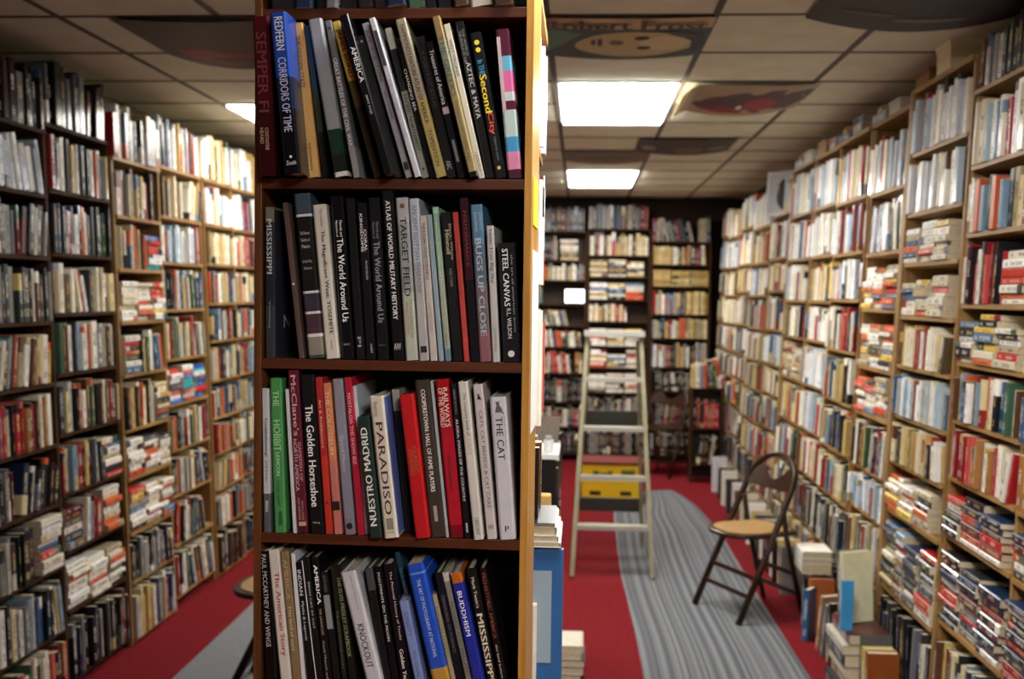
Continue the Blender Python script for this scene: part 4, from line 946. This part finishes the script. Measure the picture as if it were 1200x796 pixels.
# ------------------------------------------------------------------ folding chairs
def chair(mtx, label, seat='canewood'):
    r = empty('folding_chair', mtx); tag(r, label, 'chair', 'bentwood folding chairs')
    dw = M['darkwood']
    A, B = Vector((.22, 0, 0)), Vector((-.185, 0, .83)); D = (B-A); L = D.length; D.normalize()
    hw = .20
    def P(y, s): q = A+D*s; return Vector((q.x, y, q.z))
    R = .165; s1 = L-R
    pts = [P(-hw, .0), P(-hw, .3), P(-hw+.004, .55), P(-hw+.012, s1)]
    for i in range(1, 12):
        a = math.pi*i/12; pts.append(P(-(hw-.012)*math.cos(a), s1+R*math.sin(a)))
    pts += [P(hw-.012, s1), P(hw-.004, .55), P(hw, .3), P(hw, 0)]
    MB().tube(pts, .034, .024, ref=Vector((0, 1, 0)).cross(D)*-1).build('hoop_frame', dw, r, smooth=True)
    # back slat with a scooped top
    nrm = Vector((0, 1, 0)).cross(D); mb = MB(); K = 16; bowl = []
    for i in range(K+1):
        q = -1+2*i/K; y = q*(hw-.022)
        sb = s1-.03; st = s1+.125*math.sqrt(max(0, 1-q*q*.95))
        scoop = .10*max(0., math.cos(q*math.pi/1.1))**.7 if abs(q) < .55 else 0.
        bow = -.014*(1-q*q)
        for s_ in (sb, st-scoop):
            for o_ in (-.006, .006):
                mb.v.append(P(y, s_)+nrm*(o_+bow))
    for i in range(K):
        b = i*4; c = b+4
        mb.f += [(b, c, c+2, b+2), (b+1, b+3, c+3, c+1), (b+2, c+2, c+3, b+3), (b, b+1, c+1, c)]
    mb.f += [(0, 2, 3, 1), (K*4, K*4+1, K*4+3, K*4+2)]
    mb.build('back_slat', dw, r)
    # seat
    out = []
    for i in range(41):
        a = -math.pi/2+math.pi*i/40; out.append((.02+.21*math.copysign(abs(math.cos(a))**.75, math.cos(a)), .185*math.copysign(abs(math.sin(a))**.8, math.sin(a))))
    out += [(-.16, .175), (-.19, .15), (-.19, -.15), (-.16, -.175)]
    MB().prism(out, .425, .448).build('seat_rim', dw, r, bevel=.006)
    inn = [(.014+(x-.014)*.86, y*.86) for x, y in out]
    MB().prism(inn, .4485, .4515).build('seat_panel', M[seat], r)
    for s in (-1, 1):
        t0 = P(s*(hw-.034), .66)
        MB().tube([t0, Vector((-.10, s*(hw-.034), .42)), Vector((-.215, s*(hw-.034), 0))], .028, .02, ref=Vector((1, 0, 0))).build('rear_leg', dw, r, smooth=True)
    for s in (.15, .25): MB().tube([P(-hw, s), P(hw, s)], .024, .016, ref=Vector((0, 0, 1))).build('front_rung', dw, r)
    for zz in (.11, .22):
        x = -.10-.115*(1-zz/.42)
        MB().tube([Vector((x, -hw+.034, zz)), Vector((x, hw-.034, zz))], .024, .016, ref=Vector((0, 0, 1))).build('rear_rung', dw, r)
    return r
chair(T(.935, 5.775, .0043) @ RZ(207.5) , 'dark bentwood folding chair with a tan seat on the striped runner')
chair(T(.80, 10.2, 0) @ RZ(236), 'dark folding chair at the far end before the back bookcases', 'darkwood')  # dark wood on this seat paints the shade over a cane panel
chair(T(-1.195, 4.40, .0043) @ RZ(180), 'folding chair in the left aisle, mostly hidden by the foreground bookcase')

# ------------------------------------------------------------------ step ladder
r = empty('step_ladder', T(.2135, 6.35, .0043)); tag(r, 'olive grey wooden step ladder standing open before the yellow crate', 'ladder')
TB = Vector((0, .36, 1.43)); fw0, fw1 = .2375, .165
def rail(s, f): return Vector((s*(fw0+(fw1-fw0)*f), TB.y*f, TB.z*f))
for s in (-1, 1): MB().bar(rail(s, 0), rail(s, 1.), .026, .07, Vector((1, 0, 0))).build('front_rail', M['ladder'], r, bevel=.003)
for hgt in (.30, .585, .875, 1.17):
    f = hgt/TB.z; a = rail(-1, f); b = rail(1, f)
    st = MB().box(a.x+.010, b.x-.010, a.y-.045, a.y+.045, hgt-.022, hgt).build('step', M['ladder'], r)
    MB().box(a.x+.010, b.x-.010, a.y-.052, a.y-.0452, hgt-.024, hgt+.003).build('step_edge', M['alu'], st)
tp = MB().box(-.185, .185, .28, .44, 1.43, 1.455).build('top_cap', M['ladder'], r, bevel=.004)
MB().box(-.186, .186, .272, .2795, 1.425, 1.457).build('cap_edge', M['alu'], tp)
def rear(s, f): return Vector((s*(.225+(.15-.225)*f), .85+(.42-.85)*f, 1.40*f))
for s in (-1, 1): MB().bar(rear(s, 0), rear(s, 1), .022, .045, Vector((1, 0, 0))).build('rear_rail', M['ladder'], r)
for hgt in (.29, .89):
    f = hgt/1.40; a = rear(-1, f); b = rear(1, f)
    MB().box(a.x+.011, b.x-.011, a.y-.01, a.y+.01, hgt-.045, hgt+.045).build('rear_brace', M['ladderdark'], r)
for s in (-1, 1): MB().bar(rail(s, .52)+Vector((0, .03, 0)), rear(s, .52), .004, .018, Vector((1, 0, 0))).build('spreader', M['ladderdark'], r)

# ------------------------------------------------------------------ yellow crate
r = empty('crate', T(.275, 8.72, .0045)); tag(r, 'yellow plastic crate with a reddish board on top behind the ladder', 'crate')
CWd, CDp, CHt = .24, .36, .30
MB().box(-CWd, CWd, 0, .012, 0, CHt).build('front_side', M['yellow'], r, bevel=.003)
MB().box(-CWd, CWd, CDp-.012, CDp, 0, CHt).build('rear_side', M['yellow'], r)
for s in (-1, 1): MB().box(min(s*CWd, s*(CWd-.012)), max(s*CWd, s*(CWd-.012)), .012, CDp-.012, 0, CHt).build('end_side', M['yellow'], r)
MB().box(-CWd+.012, CWd-.012, .012, CDp-.012, 0, .012).build('base', M['yellow'], r)
for z0 in (.0, .145, .28): MB().box(-CWd-.008, CWd+.008, -.008, -.0002, z0, z0+.02).build('rim', M['yellow'], r, bevel=.002)
for x in (-.13, .12): MB().box(x-.045, x+.045, -.0035, -.0003, .05, .085).build('hand_hole', flat('1a1404'), r)
for x0, x1, z0, z1 in ((-.15, -.10, .20, .25), (-.095, -.03, .205, .235), (-.03, .01, .195, .25)): MB().box(x0, x1, -.003, -.0003, z0, z1).build('print_mark', flat('2a4a1c'), r)
MB().box(.08, .19, -.003, -.0003, .19, .26).build('emblem', flat('4a5a1c'), r)
o = MB().box(-.27, .27, -.02, .37, .002, .022).build('board', mat_wood('reddish_board', hx('5a2018'), hx('7a2f22'), .5, 0), None, T(.275, 8.72, .3045)); tag(o, 'reddish brown board laid across the yellow crate', 'board')

# ------------------------------------------------------------------ ceiling posters
def poster(x0, x1, y0, y1, base, label, sag=.05, fold=0.):
    """sheet pinned to the ceiling at its near edge and corners, bellying down"""
    r = empty('ceiling_poster', T((x0+x1)/2, (y0+y1)/2, CEIL-.002)); tag(r, label, 'poster', 'posters pinned to the ceiling')
    hw, hl = (x1-x0)/2, (y1-y0)/2; K = 16
    def zf(u, v):      # u,v in -1..1 ; v=-1 near edge
        return -.004-sag*max(0, (1-u*u))*(.25+.75*((v+1)/2))-fold*max(0, -u-.8)*.6
    mb = MB()
    for lay in (0, 1):
        for j in range(K+1):
            for i in range(K+1):
                u, v = -1+2*i/K, -1+2*j/K; mb.v.append(Vector((u*hw, v*hl, zf(u, v)+lay*.0008)))
    n1 = (K+1)**2
    for j in range(K):
        for i in range(K):
            p = j*(K+1)+i; q = (p, p+1, p+K+2, p+K+1); mb.f.append(q[::-1]); mb.f.append(tuple(n1+t for t in q))
    ring = [i for i in range(K+1)]+[j*(K+1)+K for j in range(1, K+1)]+[K*(K+1)+i for i in range(K-1, -1, -1)]+[j*(K+1) for j in range(K-1, 0, -1)]
    for a, b in zip(ring, ring[1:]+ring[:1]): mb.f.append((a, b, n1+b, n1+a))
    mb.build('sheet', base, r, smooth=False)
    def shape(name, poly, colr, off=.001):
        """flat print on the sheet: polygon in -1..1 coords, fan mesh following the sag"""
        m2 = MB(); cx = sum(p[0] for p in poly)/len(poly); cy = sum(p[1] for p in poly)/len(poly)
        rings = 5; n = len(poly)
        m2.v.append(Vector((cx*hw, cy*hl, zf(cx, cy)-off)))
        for k in range(1, rings+1):
            for (x, y) in poly:
                u, v = cx+(x-cx)*k/rings, cy+(y-cy)*k/rings; m2.v.append(Vector((u*hw, v*hl, zf(u, v)-off)))
        for i in range(n): m2.f.append((0, 1+(i+1) % n, 1+i))
        for k in range(rings-1):
            for i in range(n):
                a, b = 1+k*n+i, 1+k*n+(i+1) % n; m2.f.append((a, b, b+n, a+n))
        return m2.build(name, flat(colr, .6), r)
    return r, shape, zf, hw, hl
def ell(cx, cy, rx, ry, n=24, wob=0.): return [(cx+rx*math.cos(2*math.pi*i/n)*(1+wob*math.sin(3*2*math.pi*i/n)), cy+ry*math.sin(2*math.pi*i/n)) for i in range(n)]
pr, sh, zf, hw, hl = poster(-.17, .47, 3.90, 4.50, flat('3f5452', .6), 'poster with a portrait and name in capitals on the ceiling beside the oak panel', .02)
sh('name_band', [(-1, -1), (-.5, -1), (0, -1), (.5, -1), (1, -1), (1, -.52), (.5, -.52), (0, -.52), (-.5, -.52), (-1, -.52)], 'cdb184')
sh('background_patch', [(-1, -.55), (-.5, -.3), (-.75, .3), (-1, .9)], '5f8a76')
sh('head', ell(.14, .2, .72, .62, wob=.06), 'c2b486', .002)
sh('cheek', ell(.5, .15, .30, .36), 'd6c79c', .003)
sh('hair', [(.42, -.45), (.7, -.4), (.95, -.2), (1, .3), (.95, .7), (.85, .7), (.9, .2), (.78, -.1)], '2a3a3a', .003)
sh('eye', ell(.22, -.14, .09, .09), '22302e', .0035); sh('eye', ell(.26, .34, .09, .09), '22302e', .0035)
sh('nose', ell(-.08, .08, .09, .12), '6a6a50', .0035); sh('mouth', ell(-.28, .08, .03, .2), '3a3a30', .0035); sh('mouth', ell(-.36, .08, .03, .14), '4a4a3a', .0035)
text_on(pr, 'Robert Frost', Matrix(((1, 0, 0, .0), (0, -1, 0, -hl*.75), (0, 0, -1, -.016), (0, 0, 0, 1))), hw*1.84, hl*.40, flat('2a2622'), .02, 'lettering')
pr, sh, *_ = poster(.46, 1.10, 5.10, 5.72, flat('a59578', .6), 'drooping poster with a purple and red figure right of the ceiling light', .05, .5)
sh('figure', [(-.75, .3), (-.5, -.2), (-.1, -.55), (.5, -.7), (1, -.6), (1, .2), (.8, .75), (.3, .8), (-.2, .75), (-.6, .6)], '4a2e3c')
sh('red_shape', ell(.3, .2, .24, .42), '9a2832', .002); sh('red_shape', [(-.65, .45), (-.2, .3), (.1, .6), (.05, .78), (-.3, .76), (-.6, .62)], '8a2430', .002)
sh('white_mark', ell(0, .35, .05, .14), 'e8dcd8', .003); sh('lit_edge', [(-1, -1), (-.85, -1), (-.88, 0), (-.88, 1), (-1, 1), (-1, 0)], 'e6d68a', .002)  # pale yellow strip paints fixture light caught by the curled edge
pr, sh, *_ = poster(-1.75, -1.06, 3.90, 4.50, flat('4a3a2e', .6), 'dark poster with a red shape on the ceiling over the left aisle', .06)
sh('red_shape', [(-.7, .3), (-.3, .1), (.2, .35), (.8, .4), (1, .3), (1, .8), (.4, .85), (-.2, .8), (-.6, .6)], '9a3a22', .002); sh('dark_shape', ell(.1, .55, .45, .13), '4a2a20', .003)
pr, sh, *_ = poster(.78, 1.50, 3.28, 3.92, flat('2c2a28', .6), 'curling charcoal poster on the ceiling above the right bookcases', .05)
sh('pale_mark', ell(.1, .6, .35, .06), '6a6864', .002); sh('pale_mark', ell(-.5, .45, .25, .05), '55534f', .002)
pr, sh, *_ = poster(.36, .98, 6.88, 7.46, flat('2c2824', .6), 'dark framed looking poster on the ceiling between the two light panels', .03)
sh('brown_shape', ell(.1, .3, .3, .4), '6a4a34', .002); sh('pale_shape', ell(-.75, .2, .16, .3), '8a8274', .002); sh('pale_shape', ell(.7, .2, .2, .3), '6a5c48', .002)
pr, sh, *_ = poster(-.12, .46, 7.49, 8.06, flat('6e5c42', .6), 'brown poster on the ceiling just before the far light panel', .02)
sh('dark_shape', ell(.0, .0, .6, .3), '5a4a36', .002)
flush_texts()
